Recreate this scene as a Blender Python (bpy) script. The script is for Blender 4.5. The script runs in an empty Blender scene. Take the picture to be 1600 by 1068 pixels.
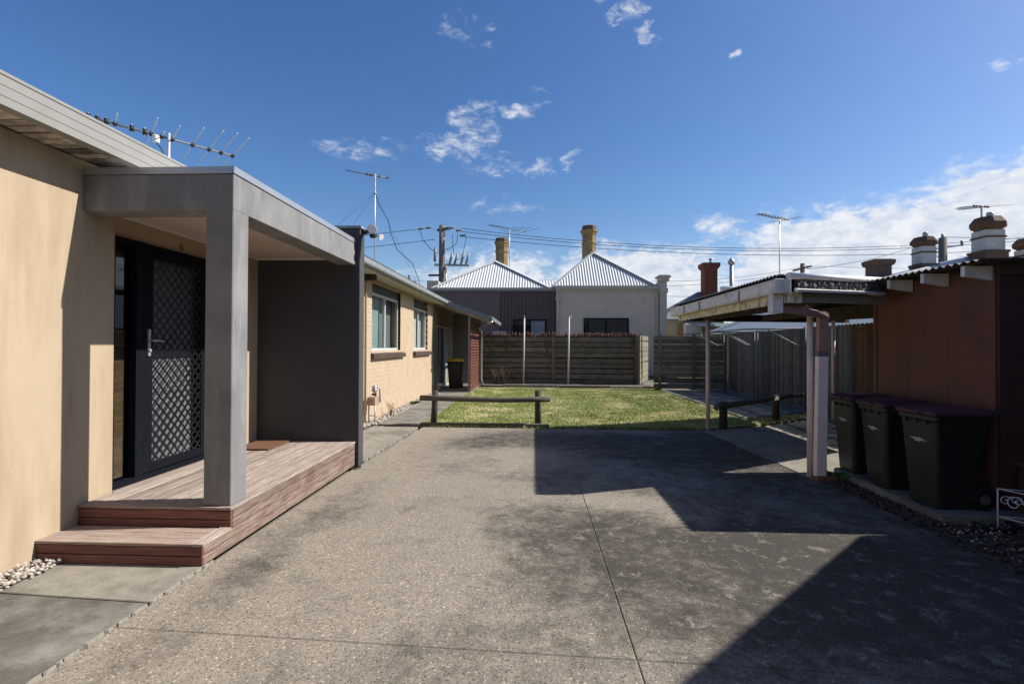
import bpy, bmesh, math, random
import numpy as np
from mathutils import Vector, Matrix
random.seed(7); np.random.seed(7)
R = math.radians
sc = bpy.context.scene
COL = sc.collection

# ------------------------------------------------------------ camera
cam_d = bpy.data.cameras.new('camera'); cam = bpy.data.objects.new('camera', cam_d); COL.objects.link(cam)
cam.location = (0, 0, 1.5)
cam.rotation_euler = (R(90) + math.atan(7/800), R(-0.25), math.atan(34/800))
cam_d.lens = 18; cam_d.sensor_width = 36; cam_d.clip_start = .05; cam_d.clip_end = 4000
sc.camera = cam
# ------------------------------------------------------------ light
SUN = Vector((1, .14, .875)).normalized()
sun_d = bpy.data.lights.new('sun', 'SUN'); sun = bpy.data.objects.new('sun', sun_d); COL.objects.link(sun)
sun.rotation_euler = SUN.to_track_quat('Z', 'Y').to_euler()
sun_d.energy = 5.0; sun_d.angle = R(.5); sun_d.color = (1, .96, .90)
W = bpy.data.worlds.new('World'); sc.world = W; W.use_nodes = True
sc.view_settings.view_transform = 'Standard'; sc.view_settings.look = 'None'
sc.view_settings.exposure = .6; sc.view_settings.gamma = 1

def build_world():
    nt = W.node_tree; N = nt.nodes; L = nt.links; N.clear()
    def nd(t, **k):
        n = N.new(t)
        for a, b in k.items(): setattr(n, a, b)
        return n
    def m(op, a, b=None, c=None, clamp=False):
        n = nd('ShaderNodeMath', operation=op, use_clamp=clamp)
        for i, v in enumerate((a, b, c)):
            if v is None: continue
            if isinstance(v, (int, float)): n.inputs[i].default_value = v
            else: L.new(v, n.inputs[i])
        return n.outputs[0]
    sky = nd('ShaderNodeTexSky', sky_type='NISHITA')
    sky.sun_disc = False; sky.sun_elevation = math.asin(SUN.z); sky.sun_rotation = math.atan2(SUN.x, SUN.y)
    sky.air_density = 1.0; sky.dust_density = .85; sky.ozone_density = 2.6; sky.altitude = 20
    hs = nd('ShaderNodeHueSaturation'); hs.inputs['Saturation'].default_value = 1.26; hs.inputs['Value'].default_value = 1.36
    hs.inputs['Hue'].default_value = .508
    L.new(sky.outputs[0], hs.inputs['Color'])
    tc = nd('ShaderNodeTexCoord'); sx = nd('ShaderNodeSeparateXYZ'); L.new(tc.outputs['Generated'], sx.inputs[0])
    x, y, z = sx.outputs
    az = m('ARCTAN2', x, y); el = m('ARCSINE', z)
    comb = nd('ShaderNodeCombineXYZ'); L.new(az, comb.inputs[0]); L.new(m('MULTIPLY', el, 1.9), comb.inputs[1])
    def noise(scale, det, rough, off=0, dist=0):
        n = nd('ShaderNodeTexNoise'); n.inputs['Scale'].default_value = scale; n.inputs['Detail'].default_value = det
        n.inputs['Roughness'].default_value = rough; n.inputs['Distortion'].default_value = dist
        mp = nd('ShaderNodeMapping'); mp.inputs['Location'].default_value = (off, off*.7, off*.3)
        L.new(comb.outputs[0], mp.inputs[0]); L.new(mp.outputs[0], n.inputs['Vector']); return n.outputs['Fac']
    n1 = noise(13, 8, .62, 3.1, .3); n2 = noise(38, 7, .62, 9.0, .4); n3 = noise(7, 5, .6, 5.5, .2); n4 = noise(9, 6, .6, 21.0, .2); n5 = noise(9, 6, .6, 33.0, .2)
    azw = m('ADD', az, m('MULTIPLY', m('SUBTRACT', n4, .5), .16)); elw = m('ADD', el, m('MULTIPLY', m('SUBTRACT', n5, .5), .085))
    # cumulus banks and wisps: (azimuth, elevation, half-width, half-height, strength) in degrees
    blobs = [(34, 7.8, 19, 7.2, 1.2), (46, 9, 15, 8.0, 1.2), (11, 6.6, 14, 5.8, 1.0), (-4, 6.3, 11, 5.6, .9), (-17, 4.2, 14, 5, .6),
             (20, 12.4, 3.6, 1.9, .5), (75, 8, 22, 6, .6), (-85, 5, 45, 4, .35), (170, 5, 60, 4, .3),
             (-6.4, 22.8, 3.6, 3.6, .50), (-1.4, 25.3, 3.4, 1.6, .52), (-9.8, 21.4, 4.4, 1.9, .38), (-3.8, 19.8, 3.4, 1.6, .42), (0, 19.2, 2.2, 1.3, .46), (4, 19.9, 1.4, .9, .42),
             (-18, 20.3, 8.0, 1.3, .26), (10.6, 32.6, 2.1, 1.3, .56), (7.5, 33.7, 1.6, 1.2, .48), (12.9, 30.7, 1.1, .8, .46), (21.2, 27.8, 1.2, .8, .44),
             (-9.2, 32.2, 3.6, 2.4, .26), (-5.0, 31.7, 2.4, 1.8, .26), (42.5, 22, 2.0, .8, .42), (-2.2, 15.4, 4.4, 1.0, .28), (140, 33, 7, 4, .3)]
    tot = None
    for a, e, ra, re, s in blobs:
        da = m('MULTIPLY_ADD', azw, 1/R(ra), -a/ra); de = m('MULTIPLY_ADD', elw, 1/R(re), -e/re)
        d = m('MULTIPLY_ADD', da, da, m('MULTIPLY', de, de))
        w = m('MULTIPLY', m('SUBTRACT', 1.0, d, clamp=True), s)
        tot = w if tot is None else m('MAXIMUM', tot, w)
    small = m('ADD', m('MULTIPLY', n1, .5), m('MULTIPLY', n2, .55))
    dens = m('ADD', m('ADD', tot, m('MULTIPLY', m('SUBTRACT', small, .54), 2.9)), m('MULTIPLY', m('SUBTRACT', n3, .5), .9))
    gate = m('MULTIPLY', tot, 4.0, clamp=True)
    mr = nd('ShaderNodeMapRange', interpolation_type='SMOOTHSTEP'); L.new(dens, mr.inputs[0])
    kb = m('MULTIPLY', m('SUBTRACT', tot, .48), 4.0, clamp=True); L.new(m('MULTIPLY_ADD', kb, -.45, 1.05), mr.inputs[2])
    mr.inputs[1].default_value = .02; mr.inputs[3].default_value = 0; mr.inputs[4].default_value = .96
    fac = m('MULTIPLY', mr.outputs[0], gate)
    # thin milky veil towards the horizon
    veil = m('MULTIPLY', m('SUBTRACT', 1.0, m('DIVIDE', el, R(13)), clamp=True), .12)
    fac = m('MAXIMUM', fac, veil, clamp=True)
    shade = nd('ShaderNodeMapRange'); L.new(small, shade.inputs[0]); shade.inputs[1].default_value = .42; shade.inputs[2].default_value = .64
    ccol = nd('ShaderNodeMix', data_type='RGBA'); L.new(shade.outputs[0], ccol.inputs['Factor'])
    ccol.inputs['A'].default_value = (6.2, 6.9, 8.1, 1); ccol.inputs['B'].default_value = (8.9, 9.1, 9.5, 1)
    mix = nd('ShaderNodeMix', data_type='RGBA'); L.new(fac, mix.inputs['Factor']); L.new(hs.outputs[0], mix.inputs['A']); L.new(ccol.outputs['Result'], mix.inputs['B'])
    bg = nd('ShaderNodeBackground'); bg.inputs['Strength'].default_value = .066; L.new(mix.outputs['Result'], bg.inputs[0])
    out = nd('ShaderNodeOutputWorld'); L.new(bg.outputs[0], out.inputs[0])
build_world()

# ------------------------------------------------------------ materials
MATS = {}
# overall reflectance of each surface, relative to the colours given with it
ALB = dict.fromkeys(['cream_stucco', 'painted_brick', 'recess_stucco', 'grey_gutter', 'cream_trim', 'weathered_deck', 'weathered_deck_cross', 'red_stained_boards', 'red_stained_boards_cross',
    'path_concrete', 'grimy_and_shaded_path', 'pale_concrete', 'lawn_soil', 'grass_blades', 'weathered_slate_gutter', 'white_corrugated_iron', 'cream_weatherboard'], .68)
ALB.update({'charcoal_render': .70, 'shaded_charcoal_render': .8, 'zinc_capping': .8, 'pinkish_ceiling': .85, 'white_pebbles': .75, 'weathered_log': .75, 'log_upright': .75, 'red_brown_slats': .4, 'yellow_chimney_brick': .75,
    'red_chimney_brick': .7, 'pale_inner_door': .34, 'white_blind': .8, 'pale_curtain': .8, 'grey_corrugated_iron': .75, 'sunlit_fence_boards': .8, 'pale_timber': .75, 'brown_sill_tiles': .75, 'weathered_soffit': .8, 'coir_mat': .6,
    'white_chimney_render': .8, 'brown_chimney_cap': .7, 'silver_window_frame': .8, 'pale_mortar': .68, 'power_pole_timber': .85, 'aluminium': .85, 'grey_roof': .8, 'brushwood': .85})
def mat(name, col, rough=.8, var=.15, vs=6, bump=0, bs=60, col2=None, stretch=None, rnd=0, spec=.3, metal=0, fine=0, fs=120, stain=None, ss=1.2, samt=.5, detail=5, sstr=None):
    """noise-varied principled surface; rnd = brightness change from object to object; stain = a second large-scale colour"""
    if name in MATS: return MATS[name]
    k = ALB.get(name, 1); col = tuple(c*k for c in col); col2 = col2 and tuple(c*k for c in col2); stain = stain and tuple(c*k for c in stain)
    M = bpy.data.materials.new(name); M.use_nodes = True; nt = M.node_tree; N = nt.nodes; L = nt.links
    b = N['Principled BSDF']; b.inputs['Roughness'].default_value = rough; b.inputs['Metallic'].default_value = metal
    b.inputs['Specular IOR Level'].default_value = spec
    tc = N.new('ShaderNodeTexCoord'); vec = tc.outputs['Object']
    oi = N.new('ShaderNodeObjectInfo')
    if rnd or stretch:
        mp = N.new('ShaderNodeMapping'); L.new(vec, mp.inputs[0])
        if stretch: mp.inputs['Scale'].default_value = stretch
        if rnd:
            cx = N.new('ShaderNodeMath'); cx.operation = 'MULTIPLY'; cx.inputs[1].default_value = 37; L.new(oi.outputs['Random'], cx.inputs[0])
            cb = N.new('ShaderNodeCombineXYZ')
            for i in range(3): L.new(cx.outputs[0], cb.inputs[i])
            L.new(cb.outputs[0], mp.inputs['Location'])
        vec = mp.outputs[0]
    def noise(s, d=detail, v=vec):
        n = N.new('ShaderNodeTexNoise'); n.inputs['Scale'].default_value = s; n.inputs['Detail'].default_value = d; n.inputs['Roughness'].default_value = .6
        L.new(v, n.inputs['Vector']); return n.outputs['Fac']
    def mr(v, a, b_, c=0., d=1.):
        n = N.new('ShaderNodeMapRange'); L.new(v, n.inputs[0])
        for i, q in enumerate((a, b_, c, d)): n.inputs[i+1].default_value = q
        return n.outputs[0]
    def mix(f, a, b_, mode='MIX'):
        n = N.new('ShaderNodeMix'); n.data_type = 'RGBA'; n.blend_type = mode
        for k, v in (('Factor', f), ('A', a), ('B', b_)):
            if hasattr(v, 'node'): L.new(v, n.inputs[k])
            elif k == 'Factor': n.inputs[k].default_value = v
            else: n.inputs[k].default_value = (*v, 1)
        return n.outputs['Result']
    c1 = tuple(x*(1-var) for x in col); c2 = col2 or tuple(min(1, x*(1+var)) for x in col)
    c = mix(mr(noise(vs), .3, .7), c1, c2)
    sv_ = tc.outputs['Object']
    if sstr:
        mp2 = N.new('ShaderNodeMapping'); mp2.inputs['Scale'].default_value = sstr; L.new(sv_, mp2.inputs[0]); sv_ = mp2.outputs[0]
    if stain: c = mix(mr(noise(ss, 6, sv_), .48, .68, 0, samt), c, stain)
    if fine:
        c = mix(mr(noise(fs, 3, tc.outputs['Object']), .3, .7, 0, 1), mix(1., c, (1-fine,)*3, 'MULTIPLY'), mix(1., c, (1+fine,)*3, 'MULTIPLY'))
    if rnd:
        hv = N.new('ShaderNodeHueSaturation'); L.new(mr(oi.outputs['Random'], 0, 1, 1-rnd, 1+rnd), hv.inputs['Value']); L.new(c, hv.inputs['Color']); c = hv.outputs[0]
    L.new(c, b.inputs['Base Color'])
    if bump:
        bp = N.new('ShaderNodeBump'); bp.inputs['Strength'].default_value = bump; bp.inputs['Distance'].default_value = .01
        L.new(noise(bs, 4), bp.inputs['Height']); L.new(bp.outputs[0], b.inputs['Normal'])
    MATS[name] = M; return M

def glass(name, tint=(.02, .025, .03), refl=1.0, base=.05, tr=(.95, .96, .96)):
    if name in MATS: return MATS[name]
    M = bpy.data.materials.new(name); M.use_nodes = True; nt = M.node_tree; N = nt.nodes; L = nt.links; N.clear()
    t = N.new('ShaderNodeBsdfTransparent'); t.inputs[0].default_value = (*tr, 1)
    g = N.new('ShaderNodeBsdfGlossy'); g.inputs['Roughness'].default_value = .02
    f = N.new('ShaderNodeFresnel'); f.inputs[0].default_value = 1.45
    mth = N.new('ShaderNodeMath'); mth.operation = 'ADD'; mth.use_clamp = True; mth.inputs[1].default_value = base - .05; L.new(f.outputs[0], mth.inputs[0])
    ge = N.new('ShaderNodeNewGeometry'); fr_ = N.new('ShaderNodeMath'); fr_.operation = 'SUBTRACT'; fr_.inputs[0].default_value = 1; L.new(ge.outputs['Backfacing'], fr_.inputs[1])
    ml = N.new('ShaderNodeMath'); ml.operation = 'MULTIPLY'; L.new(mth.outputs[0], ml.inputs[0]); L.new(fr_.outputs[0], ml.inputs[1])
    mx = N.new('ShaderNodeMixShader'); L.new(ml.outputs[0], mx.inputs[0]); L.new(t.outputs[0], mx.inputs[1]); L.new(g.outputs[0], mx.inputs[2])
    o = N.new('ShaderNodeOutputMaterial'); L.new(mx.outputs[0], o.inputs[0]); MATS[name] = M; return M

def driveway_mat():
    """exposed-aggregate concrete: tan where worn clean, dark where lichen and tyre grime lie"""
    M = bpy.data.materials.new('aggregate_concrete'); M.use_nodes = True; nt = M.node_tree; N = nt.nodes; L = nt.links
    b = N['Principled BSDF']; b.inputs['Roughness'].default_value = .9; b.inputs['Specular IOR Level'].default_value = .2
    tc = N.new('ShaderNodeTexCoord'); v = tc.outputs['Object']
    sx = N.new('ShaderNodeSeparateXYZ'); L.new(v, sx.inputs[0]); X, Y, Z = sx.outputs
    def m(op, a, b_=None, clamp=False):
        n = N.new('ShaderNodeMath'); n.operation = op; n.use_clamp = clamp
        for i, q in enumerate((a, b_)):
            if q is None: continue
            if isinstance(q, (int, float)): n.inputs[i].default_value = q
            else: L.new(q, n.inputs[i])
        return n.outputs[0]
    def noise(s, d=6, r=.6, dist=0):
        n = N.new('ShaderNodeTexNoise'); n.inputs['Scale'].default_value = s; n.inputs['Detail'].default_value = d; n.inputs['Roughness'].default_value = r
        n.inputs['Distortion'].default_value = dist; L.new(v, n.inputs['Vector']); return n.outputs['Fac']
    def mr(q, a, b_, c=0., d=1.):
        n = N.new('ShaderNodeMapRange'); n.interpolation_type = 'SMOOTHSTEP'; L.new(q, n.inputs[0])
        for i, k in enumerate((a, b_, c, d)): n.inputs[i+1].default_value = k
        return n.outputs[0]
    def mix(f, a, b_, mode='MIX'):
        n = N.new('ShaderNodeMix'); n.data_type = 'RGBA'; n.blend_type = mode
        for k, q in (('Factor', f), ('A', a), ('B', b_)):
            if hasattr(q, 'node'): L.new(q, n.inputs[k])
            elif k == 'Factor': n.inputs[k].default_value = q
            else: n.inputs[k].default_value = (*q, 1)
        return n.outputs['Result']
    blobs = [(1.15, 3.5, 1.5, 1.3, .34), (.35, 4.3, .9, .6, .26), (2.7, 3.4, 1.3, 1.6, .3), (-1.9, 3.2, .26, 1.5, .3), (-1.75, 5.0, .35, .9, .32), (.2, 8.3, 2.2, 1.0, .34),
             (-1.0, 7.9, .8, .8, .16), (2.2, 7.6, 1.6, 1.6, .3), (.6, 1.2, 1.4, .9, .1), (-1.0, 2.3, .7, .35, .12),
             (.9, 5.05, .6, .3, -.3), (-.8, 5.3, 1.2, .6, -.2), (-1.0, 3.6, .8, 1.2, -.14), (1.3, 4.5, .5, .2, -.2), (1.9, 3.0, .6, .4, -.16)]
    tot = m('MULTIPLY', m('SUBTRACT', noise(.8, 8, .68, .5), .5), 1.3)
    tot = m('ADD', tot, m('MULTIPLY', m('SUBTRACT', noise(4.5, 6, .65, .6), .5), .9))
    for a, e, ra, re, s in blobs:
        da = m('DIVIDE', m('SUBTRACT', X, a), ra); de = m('DIVIDE', m('SUBTRACT', Y, e), re)
        w = m('SUBTRACT', 1.0, m('ADD', m('MULTIPLY', da, da), m('MULTIPLY', de, de)), True)
        tot = m('ADD', tot, m('MULTIPLY', w, s))
    tot = m('ADD', tot, m('MULTIPLY', m('ADD', X, .3), .105))
    tot = m('ADD', tot, m('MULTIPLY', m('SUBTRACT', noise(17, 5, .7), .5), .5))
    f = mr(tot, -.22, .55)
    c = mix(f, (.248, .214, .168), (.056, .049, .040))
    c = mix(mr(noise(2.2, 5), .55, .75, 0, .35), c, (.29, .26, .205))
    c = mix(m('MULTIPLY', mr(noise(6.5, 9, .8, .4), .535, .63, 0, .75), mr(f, .25, .7)), c, (.215, .19, .15))
    # aggregate stones
    vo = N.new('ShaderNodeTexVoronoi'); vo.inputs['Scale'].default_value = 120; L.new(v, vo.inputs['Vector'])
    sv = N.new('ShaderNodeSeparateColor'); L.new(vo.outputs['Color'], sv.inputs[0])
    st = mr(sv.outputs[0], 0, 1, .80, 1.20)
    cs = N.new('ShaderNodeCombineColor')
    for i in range(3): L.new(st, cs.inputs[i])
    c = mix(.9, c, cs.outputs[0], 'MULTIPLY')
    pit = m('LESS_THAN', sv.outputs[1], .11); c = mix(m('MULTIPLY', pit, .62), c, (.05, .043, .034))
    chip = m('GREATER_THAN', sv.outputs[2], .968); c = mix(m('MULTIPLY', chip, .8), c, mix(1., c, (2.0, 1.95, 1.9), 'MULTIPLY'))
    L.new(c, b.inputs['Base Color'])
    bp = N.new('ShaderNodeBump'); bp.inputs['Strength'].default_value = .35; bp.inputs['Distance'].default_value = .004
    L.new(m('SUBTRACT', 1.0, vo.outputs['Distance']), bp.inputs['Height']); L.new(bp.outputs[0], b.inputs['Normal'])
    MATS['drive'] = M; return M

drive = driveway_mat()
stucco = mat('cream_stucco', (.60, .475, .325), .9, .05, 1.4, .3, 170, stain=(.44, .315, .19), ss=1.3, samt=.7, sstr=(3, 3, .45))
door_stucco = mat('recess_stucco', (.58, .44, .29), .9, .05, 1.4, .3, 170)
brickpaint = mat('painted_brick', (.64, .49, .335), .8, .05, 3)
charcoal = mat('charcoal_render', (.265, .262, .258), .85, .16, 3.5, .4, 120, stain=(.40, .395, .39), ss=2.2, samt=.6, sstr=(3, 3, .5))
charcoal_fin = mat('shaded_charcoal_render', (.075, .074, .076), .85, .08, 4, .3, 120)  # same charcoal paint, with the end wall's porch shade put into the colour
zinc = mat('zinc_capping', (.55, .56, .57), .35, .06, 5, metal=.6)
gutter_m = mat('grey_gutter', (.37, .36, .33), .5, .06, 3)
gutter_dark = mat('slate_gutter', (.16, .18, .19), .45, .08, 3)
ceil_m = mat('pinkish_ceiling', (.62, .50, .42), .85, .04, 2)
cream_trim = mat('cream_trim', (.62, .57, .42), .75, .1, 5)
soffit_wood = mat('weathered_soffit', (.50, .46, .40), .9, .35, 9, .3, 60, stretch=(1, 6, 1), rnd=.55, stain=(.16, .13, .11), ss=4, samt=.8)
blackmetal = mat('black_powdercoat', (.008, .009, .012), .6, .1, 8, spec=.04)
deckwood = mat('weathered_deck', (.41, .29, .23), .75, .33, 5, .35, 40, col2=(.58, .50, .43), stretch=(14, .9, 14), rnd=.28, fine=.18, fs=70)
deckwood_x = mat('weathered_deck_cross', (.40, .265, .21), .75, .3, 5, .35, 40, col2=(.54, .43, .36), stretch=(.9, 14, 14), rnd=.2, fine=.18, fs=70)
skirt_y = mat('red_stained_boards', (.30, .185, .142), .7, .45, 5, .35, 40, col2=(.45, .35, .285), stretch=(14, .9, 14), rnd=.18, stain=(.16, .055, .04), ss=3, samt=.5)
skirt_x = mat('red_stained_boards_cross', (.25, .095, .07), .65, .35, 5, .35, 40, col2=(.34, .15, .115), stretch=(.9, 14, 14), rnd=.15)
path_m = mat('path_concrete', (.27, .25, .205), .9, .25, 9, .2, 80, stain=(.12, .11, .09), ss=1.9, samt=.95, fine=.14, fs=60)
path_dark = mat('grimy_and_shaded_path', (.155, .143, .117), .9, .3, 8, .2, 80, stain=(.33, .31, .265), ss=2.8, samt=.95, fine=.15, fs=60)  # real grime on the near path; painted shade on the right-hand paths
path_light = mat('pale_concrete', (.34, .31, .25), .9, .22, 8, .2, 80, stain=(.15, .135, .11), ss=1.3, samt=.9, fine=.14, fs=60)
soil = mat('soil', (.10, .075, .055), 1, .35, 5, .6, 30)
ground_m = mat('earth_ground', (.16, .14, .11), 1, .25, .8, .3, 20)
lawn_soil = mat('lawn_soil', (.34, .34, .14), 1, .3, 2, .4, 40, stain=(.62, .53, .30), ss=1.1, samt=.9)
grass_m = mat('grass_blades', (.41, .47, .14), .7, .25, 3.0, 0, stain=(.98, .86, .50), ss=1.1, samt=.95, spec=.2, detail=6)
pebble_m = mat('white_pebbles', (.48, .41, .32), .7, .5, 30, col2=(.8, .76, .68), stain=(.20, .10, .065), ss=24, samt=1.0)
mulch_m = mat('bark_mulch', (.075, .05, .038), .95, .5, 25)
log_m = mat('weathered_log', (.105, .09, .065), .9, .3, 9, .5, 30, col2=(.20, .185, .15), stretch=(1, 8, 8))
fence_x = mat('old_fence_boards', (.165, .132, .088), .95, .45, 5, .5, 40, col2=(.27, .225, .158), stretch=(.8, 10, 10), rnd=.28, stain=(.06, .075, .03), ss=2, samt=.6)
fence_lit = mat('sunlit_fence_boards', (.20, .185, .12), .95, .35, 5, .5, 40, col2=(.33, .31, .22), stretch=(1.2, 6, 10), rnd=.2)  # paler copy of the fence boards, sunlight put into the colour
paling_m = mat('grey_palings', (.105, .09, .072), .95, .4, 6, .5, 40, col2=(.185, .163, .135), stretch=(10, 10, .7), rnd=.4)
paling_brown = mat('brown_palings', (.14, .075, .044), .95, .4, 6, .5, 40, col2=(.20, .115, .07), stretch=(10, 10, .7), rnd=.3)
brush_m = mat('brushwood', (.13, .065, .042), 1, .4, 20)
pinkpaint = mat('pink_painted_steel', (.80, .65, .59), .6, .08, 6, stain=(.62, .46, .40), ss=5, samt=.4)
brownpaint = mat('brown_painted_pipe', (.36, .215, .185), .55, .12, 8)
oldwhite = mat('peeling_white_paint', (.74, .71, .66), .7, .08, 6, .3, 50, stain=(.34, .29, .23), ss=6, samt=.6)
peelcream = mat('peeling_cream_paint', (.74, .66, .48), .8, .15, 8, .5, 50, stain=(.18, .13, .08), ss=9, samt=1)
darkflash = mat('crumpled_lead', (.055, .052, .05), .6, .5, 14, .9, 14, col2=(.14, .13, .12))
whitemetal = mat('white_capping', (.74, .73, .70), .4, .05, 4)
darkroof = mat('rusty_dark_iron', (.06, .052, .05), .7, .3, 9)
under_m = mat('dark_timber', (.06, .045, .035), .9, .3, 8, stretch=(6, 1, 1))
shed_m = mat('oxide_red_sheet', (.15, .064, .040), .65, .12, 3, .15, 25, stain=(.09, .045, .036), ss=1.4, samt=.6)
bin_green = mat('dark_green_plastic', (.013, .018, .014), .45, .12, 6, .1, 200, spec=.45)
lid_m = mat('maroon_lid', (.06, .017, .032), .45, .1, 6, spec=.45)
yellow_lid = mat('yellow_lid', (.75, .52, .02), .45, .06, 6)
rubber = mat('black_rubber', (.012, .012, .012), .7, .1, 10)
sticker = mat('white_print', (.45, .46, .46), .5, .05, 10)
alu = mat('aluminium', (.62, .62, .62), .4, .06, 10, metal=.5)
galv = mat('galvanised_steel', (.38, .39, .40), .45, .12, 14, metal=.5)
darkalu = mat('dull_aerial_metal', (.16, .155, .15), .5, .15, 14)
blackpl = mat('black_plastic', (.015, .015, .016), .5, .1, 10)
redslat = mat('red_brown_slats', (.29, .095, .065), .7, .2, 8, stretch=(8, 1, 8), rnd=.15)
greyboard = mat('grey_weatherboard', (.20, .195, .185), .8, .08, 5)
darkpanel = mat('slate_panel', (.062, .068, .068), .7, .08, 5)
sillbrick = mat('brown_sill_tiles', (.10, .068, .055), .7, .2, 10, rnd=.2)
curtain = mat('pale_curtain', (.55, .62, .58), .9, .06, 6)
tealblind = mat('teal_blind', (.20, .29, .27), .85, .08, 4)
whiteblind = mat('white_blind', (.74, .74, .72), .85, .04, 6)
brownblind = mat('bamboo_blind', (.17, .115, .06), .85, .3, 12, rnd=.25)
innerdoor = mat('pale_inner_door', (.36, .37, .39), .6, .04, 4)
dark_in = mat('dark_interior', (.015, .015, .016), .9, .1, 4)
rearchar = mat('charcoal_cladding', (.16, .118, .108), .85, .07, 3)
rearpanel = mat('dark_ribbed_cladding', (.115, .08, .073), .8, .08, 4)
rearbeige = mat('taupe_render', (.60, .475, .36), .9, .06, 2, .2, 60)
beigetrim = mat('taupe_trim', (.50, .42, .335), .85, .05, 4)
whiteiron = mat('white_corrugated_iron', (.72, .73, .72), .5, .04, 5)
greyiron = mat('grey_corrugated_iron', (.40, .44, .47), .45, .08, 4, metal=.2)
ybrick = mat('yellow_chimney_brick', (.33, .23, .105), .9, .25, 9, .5, 22, stain=(.13, .09, .05), ss=2.5, samt=.6)
rbrick = mat('red_chimney_brick', (.20, .07, .045), .9, .25, 9, .5, 22)
dbrick = mat('dark_chimney_brick', (.13, .08, .06), .9, .25, 9, .5, 22)
white_ren = mat('white_chimney_render', (.62, .59, .55), .9, .08, 5, stain=(.4, .36, .32), ss=2, samt=.6)
rustcap = mat('brown_chimney_cap', (.17, .085, .05), .8, .25, 6)
creamboard = mat('cream_weatherboard', (.62, .56, .36), .8, .06, 4)
slate_roof = mat('grey_roof', (.16, .18, .20), .6, .1, 4)
polewood = mat('power_pole_timber', (.13, .115, .10), .9, .3, 6, .4, 20, col2=(.24, .22, .19), stretch=(8, 8, .6))
wire_m = mat('black_cable', (.03, .032, .036), .6, .05, 4)
porcelain = mat('grey_insulator', (.20, .19, .18), .4, .1, 8)
mat_coir = mat('coir_mat', (.22, .11, .065), 1, .3, 60, .7, 150)
leaf_m = mat('weed_leaves', (.07, .12, .03), .6, .3, 20)
dry_m = mat('dry_twigs', (.16, .10, .06), .9, .3, 20)
brickred = mat('red_brick', (.24, .10, .06), .9, .2, 12)
redsteel = mat('rusty_number', (.20, .07, .035), .6, .15, 20)
glass_dark = glass('window_glass', base=.06)
glass_door = glass('sidelight_glass', base=.09, tr=(.75, .75, .75))

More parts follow.
